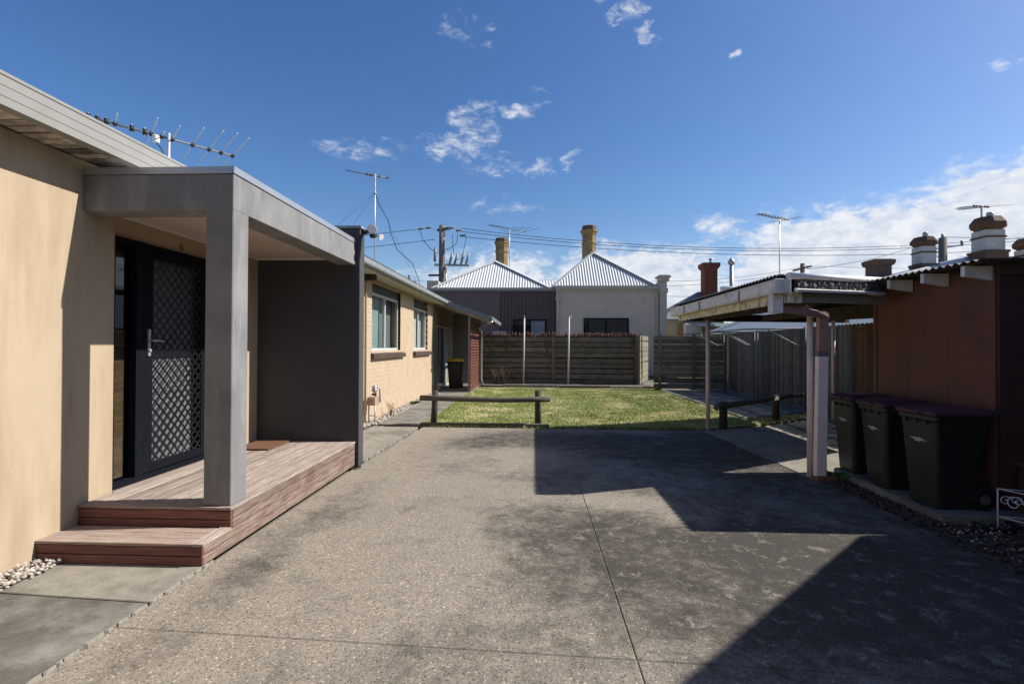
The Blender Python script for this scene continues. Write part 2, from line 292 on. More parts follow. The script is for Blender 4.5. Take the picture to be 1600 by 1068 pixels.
# ------------------------------------------------------------ mesh helpers
class MB:
    def __init__(s): s.v = []; s.f = []; s.sm = []
    def add(s, vs, fs, smooth=False):
        n = len(s.v); s.v += [tuple(map(float, p)) for p in vs]
        for f in fs: s.f.append(tuple(n+i for i in f)); s.sm.append(smooth)
        return s
    def box(s, x0, x1, y0, y1, z0, z1):
        return s.add([(x0,y0,z0),(x1,y0,z0),(x1,y1,z0),(x0,y1,z0),(x0,y0,z1),(x1,y0,z1),(x1,y1,z1),(x0,y1,z1)],
                     [(0,3,2,1),(4,5,6,7),(0,1,5,4),(1,2,6,5),(2,3,7,6),(3,0,4,7)])
    def beam(s, p, q, w, h, up=(0,0,1)):
        p = Vector(p); q = Vector(q); d = (q-p).normalized(); u = Vector(up)
        r = d.cross(u)
        if r.length < 1e-5: r = Vector((1,0,0))
        r.normalize(); u = r.cross(d).normalized(); r *= w/2; u *= h/2
        vs = [p-r-u, p+r-u, p+r+u, p-r+u, q-r-u, q+r-u, q+r+u, q-r+u]
        return s.add(vs, [(0,1,2,3),(7,6,5,4),(0,4,5,1),(1,5,6,2),(2,6,7,3),(3,7,4,0)])
    def tube(s, pts, r, n=8, smooth=True):
        pts = [Vector(p) for p in pts]; k = len(pts); rs = r if isinstance(r, (list, tuple)) else [r]*k
        vs = []; ref = None
        for i, p in enumerate(pts):
            d = (pts[min(i+1, k-1)] - pts[max(i-1, 0)]).normalized()
            if ref is None:
                ref = Vector((0,0,1)) if abs(d.z) < .9 else Vector((1,0,0))
            a = d.cross(ref).normalized(); b = a.cross(d).normalized(); ref = b
            for j in range(n):
                t = 2*math.pi*j/n; vs.append(p + (a*math.cos(t) + b*math.sin(t))*rs[i])
        fs = []
        for i in range(k-1):
            for j in range(n):
                j2 = (j+1) % n; fs.append((i*n+j, i*n+j2, (i+1)*n+j2, (i+1)*n+j))
        s.add(vs, fs, smooth); m0 = len(s.v)-len(vs)
        s.f.append(tuple(m0+j for j in reversed(range(n)))); s.sm.append(False)
        s.f.append(tuple(m0+(k-1)*n+j for j in range(n))); s.sm.append(False)
        return s
    def prism(s, poly, z0, z1):
        n = len(poly); z1f = z1 if callable(z1) else (lambda x, y: z1)
        vs = [(x, y, z0) for x, y in poly] + [(x, y, z1f(x, y)) for x, y in poly]
        fs = [tuple(reversed(range(n))), tuple(range(n, 2*n))] + [(i, (i+1) % n, n+(i+1) % n, n+i) for i in range(n)]
        return s.add(vs, fs)
    def extrude(s, prof, p, q, u, w):
        """profile [(a,b)] in the plane u,w swept from p to q"""
        p = Vector(p); q = Vector(q); u = Vector(u); w = Vector(w); n = len(prof)
        vs = [p+u*a+w*b for a, b in prof] + [q+u*a+w*b for a, b in prof]
        return s.add(vs, [tuple(reversed(range(n))), tuple(range(n, 2*n))] + [(i, (i+1) % n, n+(i+1) % n, n+i) for i in range(n)])
    def lathe(s, prof, c, n=12, smooth=True):
        vs = []; k = len(prof)
        for r, z in prof:
            for j in range(n): t = 2*math.pi*(j+.5)/n; vs.append((c[0]+r*math.cos(t), c[1]+r*math.sin(t), c[2]+z))
        fs = [(i*n+j, i*n+(j+1) % n, (i+1)*n+(j+1) % n, (i+1)*n+j) for i in range(k-1) for j in range(n)]
        fs += [tuple(reversed(range(n))), tuple((k-1)*n+j for j in range(n))]
        return s.add(vs, fs, smooth)
    def frustum(s, c, r0, r1, z0, z1, ry0=None, ry1=None):
        ry0 = r0 if ry0 is None else ry0; ry1 = r1 if ry1 is None else ry1
        x, y = c
        return s.add([(x-r0,y-ry0,z0),(x+r0,y-ry0,z0),(x+r0,y+ry0,z0),(x-r0,y+ry0,z0),(x-r1,y-ry1,z1),(x+r1,y-ry1,z1),(x+r1,y+ry1,z1),(x-r1,y+ry1,z1)],
                     [(0,3,2,1),(4,5,6,7),(0,1,5,4),(1,2,6,5),(2,3,7,6),(3,0,4,7)])

def world_off(o):
    v = Vector((0,0,0))
    while o is not None: v += o.location; o = o.parent
    return v
def build(name, mb, m, parent=None, bevel=0, local=False, org=None, bseg=1):
    """mb is in world coordinates; the object's origin is its parent's, or org"""
    off = Vector((0,0,0)) if local else world_off(parent)
    o_loc = Vector((0,0,0))
    if org is not None: o_loc = Vector(org) - off; off = Vector(org)
    me = bpy.data.meshes.new(name); me.from_pydata([Vector(p)-off for p in mb.v], [], mb.f)
    me.polygons.foreach_set('use_smooth', mb.sm)
    if bevel:
        bm = bmesh.new(); bm.from_mesh(me)
        bmesh.ops.bevel(bm, geom=[e for e in bm.edges if e.is_manifold and e.calc_face_angle(0) > .5], offset=bevel, segments=bseg, profile=.6, affect='EDGES')
        bm.to_mesh(me); bm.free()
    me.materials.append(m)
    o = bpy.data.objects.new(name, me); COL.objects.link(o); o.parent = parent; o.location = o_loc
    return o
def tag(o, label, cat, group=None, kind=None):
    if label: o['label'] = label
    if cat: o['category'] = cat
    if group: o['group'] = group
    if kind: o['kind'] = kind
    return o
def thing(name, label, cat, loc, group=None):
    o = bpy.data.objects.new(name, None); o.empty_display_size = .2; COL.objects.link(o); o.location = loc
    return tag(o, label, cat, group)
def struct(name, mb=None, m=None, **k):
    if mb is None:
        o = bpy.data.objects.new(name, None); COL.objects.link(o)
    else: o = build(name, mb, m, **k)
    o['kind'] = 'structure'; return o
def copy_tree(o, parent=None):
    c = o.copy(); COL.objects.link(c); c.parent = parent
    for ch in list(o.children): copy_tree(ch, c)
    return c
def B(*a): return MB().box(*a)

def corrugated(y0, y1, xmin, xmax, zf, pitch=.076, amp=.009, th=.004, axis='y', step=6):
    """sheet whose corrugations repeat along one axis and run along the other; zf(x,y) gives the plane"""
    mb = MB(); n = max(2, int((y1-y0)/pitch*step)); rows = []
    for i in range(n+1):
        t = y0+(y1-y0)*i/n; w = amp*math.sin(2*math.pi*t/pitch)
        a = xmin(t) if callable(xmin) else xmin; b = xmax(t) if callable(xmax) else xmax
        for s_ in (a, b):
            x, y = (s_, t) if axis == 'y' else (t, s_)
            z = zf(x, y)+w
            rows += [(x, y, z), (x, y, z-th)]
    fs = []
    for i in range(n):
        q = i*4; r = q+4
        fs += [(q, q+2, r+2, r), (q+1, r+1, r+3, q+3), (q, r, r+1, q+1), (q+2, q+3, r+3, r+2)]
    fs += [(0, 1, 3, 2), (n*4, n*4+2, n*4+3, n*4+1)]
    return mb.add(rows, fs)

# ============================================================ SETTING
struct('ground', B(-900, 900, -300, 1500, -.5, -.07), ground_m)
dw = struct('driveway')
def slab(parent, poly, m, z1=0., name='slab', z0=-.14, bev=.005):
    return build(name, MB().prism(poly, z0, z1), m, parent, bevel=bev)
J1 = lambda x: 2.52 - .056*x; J2 = lambda x: 6.10 - .022*x; g = .003
xj = .5; xr = 3.22
slab(dw, [(-2.215,-9),(xj-g*.6,-9),(xj-g*.6,J1(xj)-g),(-2.215,J1(-2.2)-g)], drive)
slab(dw, [(xj+g*.6,-9),(xr,-9),(xr,J1(xr)-g),(xj+g*.6,J1(xj)-g)], drive)
slab(dw, [(-2.215,J1(-2.2)+g),(xj-g*.6,J1(xj)+g),(xj-g*.6,J2(xj)-g),(-2.2,J2(-2.2)-g)], drive)
slab(dw, [(xj+g*.6,J1(xj)+g),(xr,J1(xr)+g),(3.26,5.75),(3.22,J2(xr)-g),(xj+g*.6,J2(xj)-g)], drive)
slab(dw, [(-2.12,J2(-2.2)+g),(3.18,J2(xr)+g),(3.05,9.36),(-2.05,9.44)], drive)
slab(dw, [(3.20,J2(3.2)+g),(3.5,6.2),(4.4,6.9),(4.4,9.98),(3.07,9.37)], path_light)
slab(dw, [(4.415,6.95),(6.72,8.1),(6.72,11.6),(4.415,10.0)], path_light)
fil = MB()
for p, q in (((-2.2, J1(-2.2)), (3.2, J1(3.2))), ((-2.1, J2(-2.1)), (3.18, J2(3.18)))): fil.beam((*p, -.025), (*q, -.025), .03, .04)
fil.beam((xj, -9, -.0255), (xj, J2(xj)-.02, -.0255), .03, .04)
build('joint_filler', fil, mat('joint_grime', (.14, .122, .098), .95, .3, 12), dw)
fp = struct('footpath')
slab(fp, [(-3.24,-9),(-2.235,-9),(-2.235,2.90),(-3.24,2.97)], path_dark)
slab(fp, [(-3.24,2.985),(-2.235,2.915),(-2.235,3.45),(-3.24,3.5)], path_light)
slab(fp, [(-3.1,6.54),(-2.22,6.54),(-2.14,9.5),(-3.0,9.5)], path_light)
slab(fp, [(-2.92,9.56),(-2.12,9.52),(-2.1,13.3),(-2.92,13.3)], path_m, .03)
slab(fp, [(-2.92,13.315),(-2.1,13.315),(-2.05,16.3),(-2.92,16.3)], path_m, .03)
slab(fp, [(4.46,11.0),(6.6,12.2),(6.6,14.6),(4.44,14.6)], path_dark, .02)  # darker concrete colour stands in for the shade on this path
slab(fp, [(4.44,14.615),(6.6,14.615),(6.6,18.0),(4.38,18.0)], path_dark, .02)
def crumb(y0, y1, xf):
    mb = MB(); y = y0
    while y < y1:
        l = random.uniform(.03, .12); w = random.uniform(.002, .010); x = xf(y)+random.uniform(-.004, .004)
        mb.add([(x-w,y,-.02),(x+w*.7,y,-.02),(x+w*.5,y+l,-.02),(x-w*.8,y+l,-.02),(x-w*.8,y,.007),(x+w*.5,y+.01,.005),(x+w*.4,y+l-.01,.006),(x-w*.6,y+l,.007)],[(0,3,2,1),(4,5,6,7),(0,1,5,4),(1,2,6,5),(2,3,7,6),(3,0,4,7)])
        y += l+random.uniform(0, .04)
    o = build('mortar_crumbs', mb, mat('pale_mortar', (.36,.34,.29), .95, .25, 30), fp); o['kind'] = 'stuff'
crumb(-1, 3.4, lambda y: -2.226); crumb(6.6, 9.4, lambda y: -2.21+.03*(y-6.5))
patio = struct('patio', B(-3.6, -2.02, 16.32, 20.6, -.1, .035), path_m)
# lawn
def inlawn(x, y):
    if x < -2.0 or x > 4.4 or y < 9.5 or y > 18.6: 
        # corner beyond the carport slab
        return (4.4 <= x < 6.6 and 10.3+(x-4.4)*.62 < y < 11.0+(x-4.46)*.56)
    if x > 2.9: return y > 9.55+(x-2.9)*.55
    return True
lawn = struct('lawn', MB().prism([(-2.02,9.5),(2.95,9.5),(4.4,10.25),(6.65,11.7),(6.65,12.25),(4.42,11.0),(4.4,18.7),(-2.02,18.9)], -.1, -.005), lawn_soil)
def grass_mesh():
    n = 130000; x = np.random.uniform(-2.05, 6.6, n*2); y = np.random.uniform(9.45, 18.7, n*2)
    k = np.array([inlawn(a, b) for a, b in zip(x, y)]); x = x[k][:n]; y = y[k][:n]; n = len(x)
    patch = .5+.5*np.sin(x*1.3+1.1*np.sin(y*.9))*np.cos(y*1.1+.7*np.sin(x*1.7))
    h = np.random.uniform(.010, .030, n)*(.6+.7*patch); w = np.random.uniform(.004, .010, n); t = np.random.uniform(0, 6.28, n)
    edge = (np.abs(y-9.55) < .12) | (x < -1.9); h[edge] *= 1.7
    lx = np.random.normal(0, .6, n)*h; ly = np.random.normal(0, .6, n)*h
    # longer blades creeping over the edges
    ne = 5000; ex = np.where(np.random.rand(ne) < .7, np.random.uniform(-2.05, 3.0, ne), -2.03+np.random.normal(0, .03, ne)); ey = np.where(ex > -1.9, 9.50+np.random.normal(0, .045, ne), np.random.uniform(9.5, 16.2, ne))
    x = np.append(x, ex); y = np.append(y, ey); h = np.append(h, np.random.uniform(.02, .07, ne)); w = np.append(w, np.random.uniform(.005, .009, ne)); t = np.append(t, np.random.uniform(0, 6.28, ne)); lx = np.append(lx, np.random.normal(0, .035, ne)); ly = np.append(ly, np.random.normal(0, .035, ne)); n = len(x)
    v = np.zeros((n, 3, 3)); c = np.cos(t)*w; s = np.sin(t)*w
    v[:,0] = np.stack([x-c, y-s, np.full(n,-.006)], 1); v[:,1] = np.stack([x+c, y+s, np.full(n,-.006)], 1); v[:,2] = np.stack([x+lx, y+ly, h], 1)
    me = bpy.data.meshes.new('grass'); me.vertices.add(n*3); me.vertices.foreach_set('co', v.reshape(-1))
    me.loops.add(n*3); me.loops.foreach_set('vertex_index', np.arange(n*3)); me.polygons.add(n)
    me.polygons.foreach_set('loop_start', np.arange(n)*3); me.polygons.foreach_set('loop_total', np.full(n, 3)); me.update()
    me.materials.append(grass_m); o = bpy.data.objects.new('grass', me); COL.objects.link(o)
    return tag(o, 'short patchy lawn grass, green fading to straw yellow, behind the log rail', 'grass', kind='stuff')
grass_mesh()
def scatter(name, label, cat, m, pts_fn, n, s0, s1, flat=.6, base=.0, subdiv=False):
    mb = MB()
    ico = [(0,0,1),(.894,0,.447),(.276,.851,.447),(-.724,.526,.447),(-.724,-.526,.447),(.276,-.851,.447),(.724,.526,-.447),(-.276,.851,-.447),(-.894,0,-.447),(-.276,-.851,-.447),(.724,-.526,-.447),(0,0,-1)]
    fc = [(0,1,2),(0,2,3),(0,3,4),(0,4,5),(0,5,1),(1,6,2),(2,7,3),(3,8,4),(4,9,5),(5,10,1),(6,7,2),(7,8,3),(8,9,4),(9,10,5),(10,6,1),(6,11,7),(7,11,8),(8,11,9),(9,11,10),(10,11,6)]
    for _ in range(n):
        x, y, z = pts_fn(); s = random.uniform(s0, s1); a = random.uniform(0, 6.28); e = random.uniform(.55, 1)
        ca, sa = math.cos(a), math.sin(a)
        vs = []
        for px, py, pz in ico:
            k = random.uniform(.85, 1.12); px *= s*k; py *= s*e*k; pz *= s*flat*k
            vs.append((x+px*ca-py*sa, y+px*sa+py*ca, z+base+pz))
        mb.add(vs, fc, True)
    o = build(name, mb, m); return tag(o, label, cat, kind='stuff')
struct('garden_bed', MB().prism([(-3.44,-6),(-3.25,-6),(-3.25,3.5),(-3.44,3.5)], -.1, -.012), soil)
struct('garden_bed', MB().prism([(-3.3,6.54),(-3.11,6.54),(-2.93,9.5),(-2.93,16.3),(-3.3,16.3)], -.1, -.01), soil)
struct('garden_bed', MB().prism([(3.24,-4),(7.5,-4),(7.5,6.5),(3.52,6.1),(3.27,5.7)], -.12, -.03), soil)
scatter('pebbles', 'white and brown river pebbles along the foot of the cream wall beside the steps', 'pebbles', pebble_m, lambda: (random.uniform(-3.43, -3.2-.03*random.random()), random.uniform(-.5, 3.5), random.uniform(.0, .035)), 2500, .009, .024)
scatter('pebbles', 'white pebbles between the brick wall and the path to the patio', 'pebbles', pebble_m, lambda: ((lambda y: (random.uniform(-3.24, -2.90 if y > 9.5 else -3.08), y, random.uniform(0, .03)))(random.uniform(7.5, 16.2))), 1700, .015, .04)
def mulch_pt():
    y = random.uniform(.8, 6.0)**1.0; x = random.uniform(3.25, 3.6 if y > 4.55 else 4.6)
    return (x, y, random.uniform(-.03, .0))
scatter('bark_mulch', 'dark bark mulch in the shaded bed between driveway and red shed', 'mulch', mulch_m, mulch_pt, 3400, .012, .034, .45)
scatter('pebbles', 'small pale stones strewn over the dark mulch by the bins', 'pebbles', pebble_m, lambda: (random.uniform(3.4, 4.4), random.uniform(3.2, 4.6), random.uniform(-.012, .01)), 330, .006, .016)

# ============================================================ NEAR HOUSE
nh = thing('rendered_house', 'cream rendered house with grey gutter and black security door on the left', 'house', (-3.5, 0, 0))
build('wall', B(-3.70, -3.42, -9, 4.03, -.1, 2.895), stucco, nh)
w = MB(); w.box(-3.72, -3.50, 4.03, 6.36, 2.41, 2.9); w.box(-3.72, -3.502, 5.335, 6.36, 0, 2.41); w.box(-3.72, -3.503, 4.03, 5.335, 0, .295)
build('porch_wall', w, door_stucco, nh)
y = -2.0
while y < 4.6:
    build('soffit_slat', B(-3.72, -3.125, y, y+.078, 2.90+random.uniform(0, .012), 2.925), soffit_wood, nh); y += .094
build('soffit_backing', B(-3.8, -3.12, -9, 6.5, 2.935, 2.95), dark_in, nh)
gp = [(0,0),(.022,0),(.024,.05),(.027,.052),(.028,.11),(.031,.112),(.032,.165),(.038,.172),(.038,.19),(.02,.19),(.02,.16),(-.06,.16),(-.06,.0)]
build('gutter', MB().extrude(gp, (-3.13,-9,2.90), (-3.13,6.3,2.90), (1,0,0), (0,0,1)), gutter_m, nh)
build('roof', corrugated(-9, 6.36, -9, -3.14, lambda x, y: 3.07+(-3.14-x)*.12, step=5), greyiron, nh)
# opening: sidelight, door, frame
fr = MB()
fr.box(-3.56, -3.47, 4.03, 4.10, .30, 2.41); fr.box(-3.56, -3.47, 4.33, 4.425, .30, 2.41); fr.box(-3.56, -3.47, 5.285, 5.335, .30, 2.41)
fr.box(-3.56, -3.472, 4.10, 4.33, 2.36, 2.408); fr.box(-3.56, -3.472, 4.425, 5.285, 2.36, 2.408); fr.box(-3.56, -3.455, 4.03, 5.33, .302, .345)
build('door_frame', fr, blackmetal, nh)
sl = build('sidelight_pane', B(-3.535, -3.529, 4.10, 4.33, .345, 2.36), glass_door, nh)
bl = [None]
z = .36
while z < 1.62:
    build('blind_slat', B(-3.575, -3.570, 4.105, 4.325, z, z+.021), brownblind, sl); z += .0235
build('backing', B(-3.70, -3.60, 4.05, 5.33, .30, 2.41), dark_in, sl)
sd = MB(); X0, X1 = -3.515, -3.475
sd.box(X0, X1, 4.43, 4.535, .35, 2.355); sd.box(X0, X1, 5.22, 5.28, .35, 2.355); sd.box(X0, X1, 4.535, 5.22, .35, .43); sd.box(X0, X1, 4.535, 5.22, 2.29, 2.355)
door = build('security_door', sd, blackmetal, nh, bevel=.004)
gr = MB(); y0, y1, z0, z1 = 4.533, 5.222, .428, 2.292; dx, dz = .1, .1
def diag(sgn):
    k = -40
    while k < 60:
        # line z = z0 + sgn*(y - yk)*dz/dx
        yk = y0 + k*dx; pts = []
        s = sgn*dz/dx
        ya = max(y0, min(y1, yk if s > 0 else yk-(z1-z0)/abs(s))); 
        cand = []
        for yy in (y0, y1):
            zz = z0+s*(yy-yk)
            if z0 <= zz <= z1: cand.append((yy, zz))
        for zz in (z0, z1):
            yy = yk+(zz-z0)/s
            if y0 < yy < y1: cand.append((yy, zz))
        if len(cand) >= 2:
            a, b = cand[0], cand[1]
            gr.beam((X1-.012, a[0], a[1]), (X1-.012, b[0], b[1]), .013, .008, up=(1,0,0))
        k += 1
diag(1); diag(-1)
build('grille', gr, mat('grille_metal', (.012, .012, .014), .35, .05, 9, spec=.5), door)
hd = MB(); hd.box(-3.476, -3.462, 4.462, 4.492, 1.40, 1.64); hd.tube([(-3.47,4.475,1.54),(-3.43,4.475,1.54),(-3.425,4.50,1.54),(-3.425,4.60,1.535)], .009, 8); hd.tube([(-3.47,4.477,1.45),(-3.45,4.477,1.45)], .014, 10)
build('handle', hd, galv, door)
idr = MB(); idr.box(-3.60, -3.58, 4.43, 5.28, .35, 2.36)
for a, b in ((.48, .95), (1.05, 1.52), (1.62, 2.22)): idr.box(-3.581, -3.574, 4.58, 5.13, a, b)
build('inner_door', idr, innerdoor, nh, bevel=.003)
def text_mesh(name, body, size, m, parent, M4):
    c = bpy.data.curves.new(name, 'FONT'); c.body = body; c.size = size; c.extrude = .004; c.align_x = 'CENTER'
    t = bpy.data.objects.new(name+'_src', c); COL.objects.link(t); bpy.context.view_layer.update()
    me = bpy.data.meshes.new_from_object(t.evaluated_get(bpy.context.evaluated_depsgraph_get())); bpy.data.objects.remove(t)
    me.name = name; me.materials.clear(); me.materials.append(m)
    off = world_off(parent); me.transform(Matrix.Translation(-off) @ M4)
    o = bpy.data.objects.new(name, me); COL.objects.link(o); o.parent = parent; return o
# number 6 stands on the wall over the door, facing +X
text_mesh('house_number', '6', .11, redsteel, nh, Matrix(((0,0,1,-3.497),(1,0,0,4.93),(0,1,0,2.435),(0,0,0,1))))

# ------------------------------------------------------------ porch
po = thing('porch', 'charcoal rendered flat-roofed porch with square post and solid end wall', 'porch', (-2.85, 5, .3))
bx = MB(); bx.box(-2.465, -2.2535, 3.7365, 3.945, .302, 2.53)
build('post', bx, charcoal, po, bevel=.006)
build('beam', MB().prism([(-3.42,3.735),(-2.252,3.735),(-2.252,6.345),(-2.475,6.345),(-2.475,3.957),(-3.42,3.957)], 2.515, 2.785), charcoal, po, bevel=.005)
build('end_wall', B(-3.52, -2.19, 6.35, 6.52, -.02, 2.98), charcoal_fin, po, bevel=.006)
build('ceiling', B(-3.5, -2.476, 3.957, 6.348, 2.605, 2.63), ceil_m, po)
cv = MB(); cv.box(-3.498, -3.468, 3.957, 6.347, 2.578, 2.604); cv.box(-3.467, -2.478, 6.318, 6.347, 2.578, 2.604)
build('cornice', cv, mat('cornice_white', (.66, .60, .55), .8, .03, 3), po)
build('roof', B(-3.42, -2.30, 3.78, 6.34, 2.79, 2.82), zinc, po)
build('capping', B(-3.42, -2.262, 3.725, 3.775, 2.786, 2.838), zinc, po)
build('capping', B(-2.30, -2.245, 3.727, 6.35, 2.789, 2.841), zinc, po)
build('capping', B(-3.52, -2.175, 6.34, 6.53, 2.982, 3.012), mat('fin_capping', (.26, .27, .29), .4, .05, 4), po)
# ------------------------------------------------------------ deck with its boards one by one
dk = thing('deck', 'weathered reddish timber deck with one lower step under the porch', 'deck', (-2.85, 5, 0))
def bd(name, a, m, bev=.003): return build(name, B(*a), m, dk, bevel=bev)
x = -3.40; i = 0
bd('deck_board', (-3.48, -2.335, 3.705, 3.80, .278, .30), deckwood_x)
while x < -2.35:
    x1 = min(x+.0865, -2.335)
    bd('deck_board', (x, x1, 3.804, 6.345, .278+random.uniform(-.001, .001), .30+random.uniform(-.0015, .001)), deckwood); x += .0925
bd('deck_board', (-3.496, -3.404, 4.04, 6.345, .278, .2995), deckwood)
bd('deck_board', (-2.331, -2.232, 3.705, 6.345, .278, .3005), deckwood)
for k in range(2):
    bd('riser_board', (-3.42, -2.2395, 3.716, 3.738, 1.0*.137+.0695*k, .201+.0695*k), skirt_x)
for k, (za, zb) in enumerate(((.003, .065), (.0735, .135), (.1435, .2045), (.213, .273))):
    bd('skirting_board', (-2.262+.001*k, -2.24+.001*k, 3.41 if k < 2 else 3.74, 6.346, za, zb), skirt_y)
x = 3.385
for k in range(3):
    bd('step_board', (-3.42, -2.32+.0*k, x+.0, x+.1, .132, .153+random.uniform(-.001, .001)), deckwood_x); x += .104
bd('step_board', (-2.316, -2.232, 3.385, 3.714, .132, .154), deckwood)
for k in range(2): bd('riser_board', (-3.42, -2.240, 3.392+.0, 3.412, .004+.0645*k, .0625+.0645*k), skirt_x)
build('frame', B(-3.40, -2.27, 3.80, 6.3, .02, .27), under_m, dk)
build('frame', B(-3.40, -2.27, 3.43, 3.70, .02, .128), under_m, dk)
mt = build('doormat', B(-3.42, -3.02, 5.72, 6.3, .302, .324), mat_coir, bevel=.006); tag(mt, 'brown coir doormat on the deck against the dark end wall', 'doormat')

# ------------------------------------------------------------ floodlight
fl = thing('floodlight', 'round white sensor floodlight on top corner of the dark porch wall', 'light', (-2.16, 6.45, 2.93))
a = MB(); a.lathe([(.03,0),(.045,.01),(.045,.05),(.03,.06)], (-2.17,6.43,2.92), 12); a.beam((-2.19,6.43,2.95),(-2.06,6.41,2.95), .04, .04); build('bracket', a, blackpl, fl)
def disc_lamp(c, d, r, dep):
    mb = MB(); d = Vector(d).normalized(); c = Vector(c)
    pts = [c-d*dep, c-d*dep*.6, c-d*dep*.1, c]; mb.tube(pts, [r*.35, r*.75, r, r*.98], 18); return mb
build('lamp_housing', disc_lamp((-2.03,6.33,2.965), (.25,-1,-.12), .062, .11), mat('lamp_grey', (.6,.6,.58), .4, .04, 5), fl)
build('lens', disc_lamp((-2.029,6.326,2.964), (.25,-1,-.12), .052, .006), mat('lamp_white', (.78,.77,.72), .25, .02, 5, spec=.6), fl)
build('sensor', B(-2.075, -2.01, 6.36, 6.42, 2.865, 2.915), blackpl, fl, bevel=.008)
build('sensor_horn', MB().tube([(-2.0,6.4,2.895),(-1.965,6.39,2.885),(-1.925,6.37,2.87)], [.014,.022,.042], 12), mat('lamp_grey',(.6,.6,.58)), fl)
build('floodlight_arm', MB().tube([(-2.06,6.41,2.95),(-2.045,6.41,2.93),(-2.0,6.4,2.895)], .014, 8), blackpl, fl)

# ------------------------------------------------------------ aerials
def yagi(root, boom0, boom1, els, mast, r=.012, er=.005, knob=True, mats=(None, None)):
    b0 = Vector(boom0); b1 = Vector(boom1); d = (b1-b0)
    build('boom', MB().tube([b0, b1], r, 8), mats[0] or darkalu, root)
    for t, l, dv in els:
        c = b0+d*t; v = Vector(dv).normalized()*l/2
        e = build('element', MB().tube([c-v, c+v], er, 6), mats[1] or alu, root)
        if knob: build('clip', MB().tube([c-Vector(dv).normalized()*.03, c+Vector(dv).normalized()*.03], r*1.7, 6), blackpl, e)
    build('mast', MB().tube(mast, r*1.25, 10), alu, root)
an = thing('tv_aerial', 'long silver television aerial on the near cream house roof', 'aerial', (-3.83, 5.2, 3.2))
E_ = (.69, -.72, 0)
el = [(.05,.08,(0,0,1)),(.10,.08,(0,0,1)),(.15,.08,(0,0,1)),(.20,.62,E_),(.30,.09,(0,0,1)),(.38,.10,(0,0,1)),(.42,1.0,E_),(.49,.35,E_),(.56,.95,E_),(.70,1.22,E_),(.82,1.4,E_),(.91,1.5,E_),(1.0,1.42,E_)]
yagi(an, (-4.45,4.80,3.75), (-3.59,5.93,3.75), el, [(-3.97,5.38,3.0),(-3.97,5.38,3.80)], er=.0065)
build('balun', B(-4.07,-4.02,5.26,5.32,3.66,3.74), whitemetal, an, bevel=.008)
build('coax', MB().tube([(-4.04,5.29,3.66),(-4.01,5.33,3.6),(-3.99,5.37,3.5),(-3.985,5.37,3.3),(-3.985,5.37,3.05)], .006, 6), wire_m, an)
a2 = thing('tv_aerial', 'tall television aerial mast with stay wires rising behind the porch', 'aerial', (-3.0, 9.5, 2.95))
yagi(a2, (-3.77,10.04,5.0), (-3.07,10.53,5.0), [(.5,.30,E_),(.58,.78,E_),(.62,.16,E_),(.80,1.38,E_),(1.0,1.3,E_)], [(-3.27,10.36,2.9),(-3.27,10.36,5.03)], r=.011, er=.0045)
build('collar', MB().tube([(-3.27,10.36,4.62),(-3.27,10.36,4.65)], .03, 10), galv, a2)
for q in ((-2.72,7.6,3.35), (-3.25,14.2,3.2), (-4.6,10,3.3)): build('stay_wire', MB().tube([(-3.27,10.36,4.635), q], .0028, 5), wire_m, a2)
build('coax', MB().tube([(-3.26,10.36,4.62),(-3.2,10.4,4.4),(-3.02,10.45,4.1),(-2.98,10.5,3.85),(-2.92,10.8,3.55),(-2.72,11.3,3.35),(-2.78,12.2,3.12),(-2.86,12.8,3.0)], .008, 6), wire_m, a2)

# ============================================================ BRICK HOUSE
bh = thing('brick_house', 'cream painted brick house with two sliding windows beyond the porch', 'house', (-3.5, 12, 0))
XW = -3.25
wins = [(10.15, 12.36, 1.40, 2.79), (13.72, 15.56, 1.40, 2.83)]
def brick_wall():
    mb = MB(); z = 0; c = 0
    while z < 2.84:
        y = 6.53 - (.12 if c % 2 else 0)
        while y < 16.6:
            a, b = max(6.53, y), min(16.62, y+.23); za, zb = z, min(z+.076, 2.845)
            segs = [(a, b)]
            for wy0, wy1, wz0, wz1 in wins:
                if zb > wz0 and za < wz1:
                    ns = []
                    for s0, s1 in segs:
                        if s1 <= wy0 or s0 >= wy1: ns.append((s0, s1))
                        else:
                            if s0 < wy0: ns.append((s0, wy0))
                            if s1 > wy1: ns.append((wy1, s1))
                    segs = ns
            for s0, s1 in segs:
                if s1-s0 > .02:
                    j = random.uniform(-.0015, .0015); mb.box(XW-.1, XW+j, s0, s1, za, zb)
            y += .235
        z += .086; c += 1
    return mb
bw = build('brickwork', brick_wall(), brickpaint, bh); bw['kind'] = 'stuff'
mor = MB(); XM = XW-.0045
mor.box(XW-.22, XM, 6.53, wins[0][0], 0, 2.85); mor.box(XW-.22, XM, wins[0][1], wins[1][0], 0, 2.85); mor.box(XW-.22, XM, wins[1][1], 16.60, 0, 2.85)
for wy0, wy1, wz0, wz1 in wins: mor.box(XW-.22, XM, wy0, wy1, 0, wz0-.001); mor.box(XW-.22, XM, wy0, wy1, wz1+.001, 2.85)
build('mortar', mor, brickpaint, bh)
winframe = mat('silver_window_frame', (.58, .58, .57), .5, .05, 6)
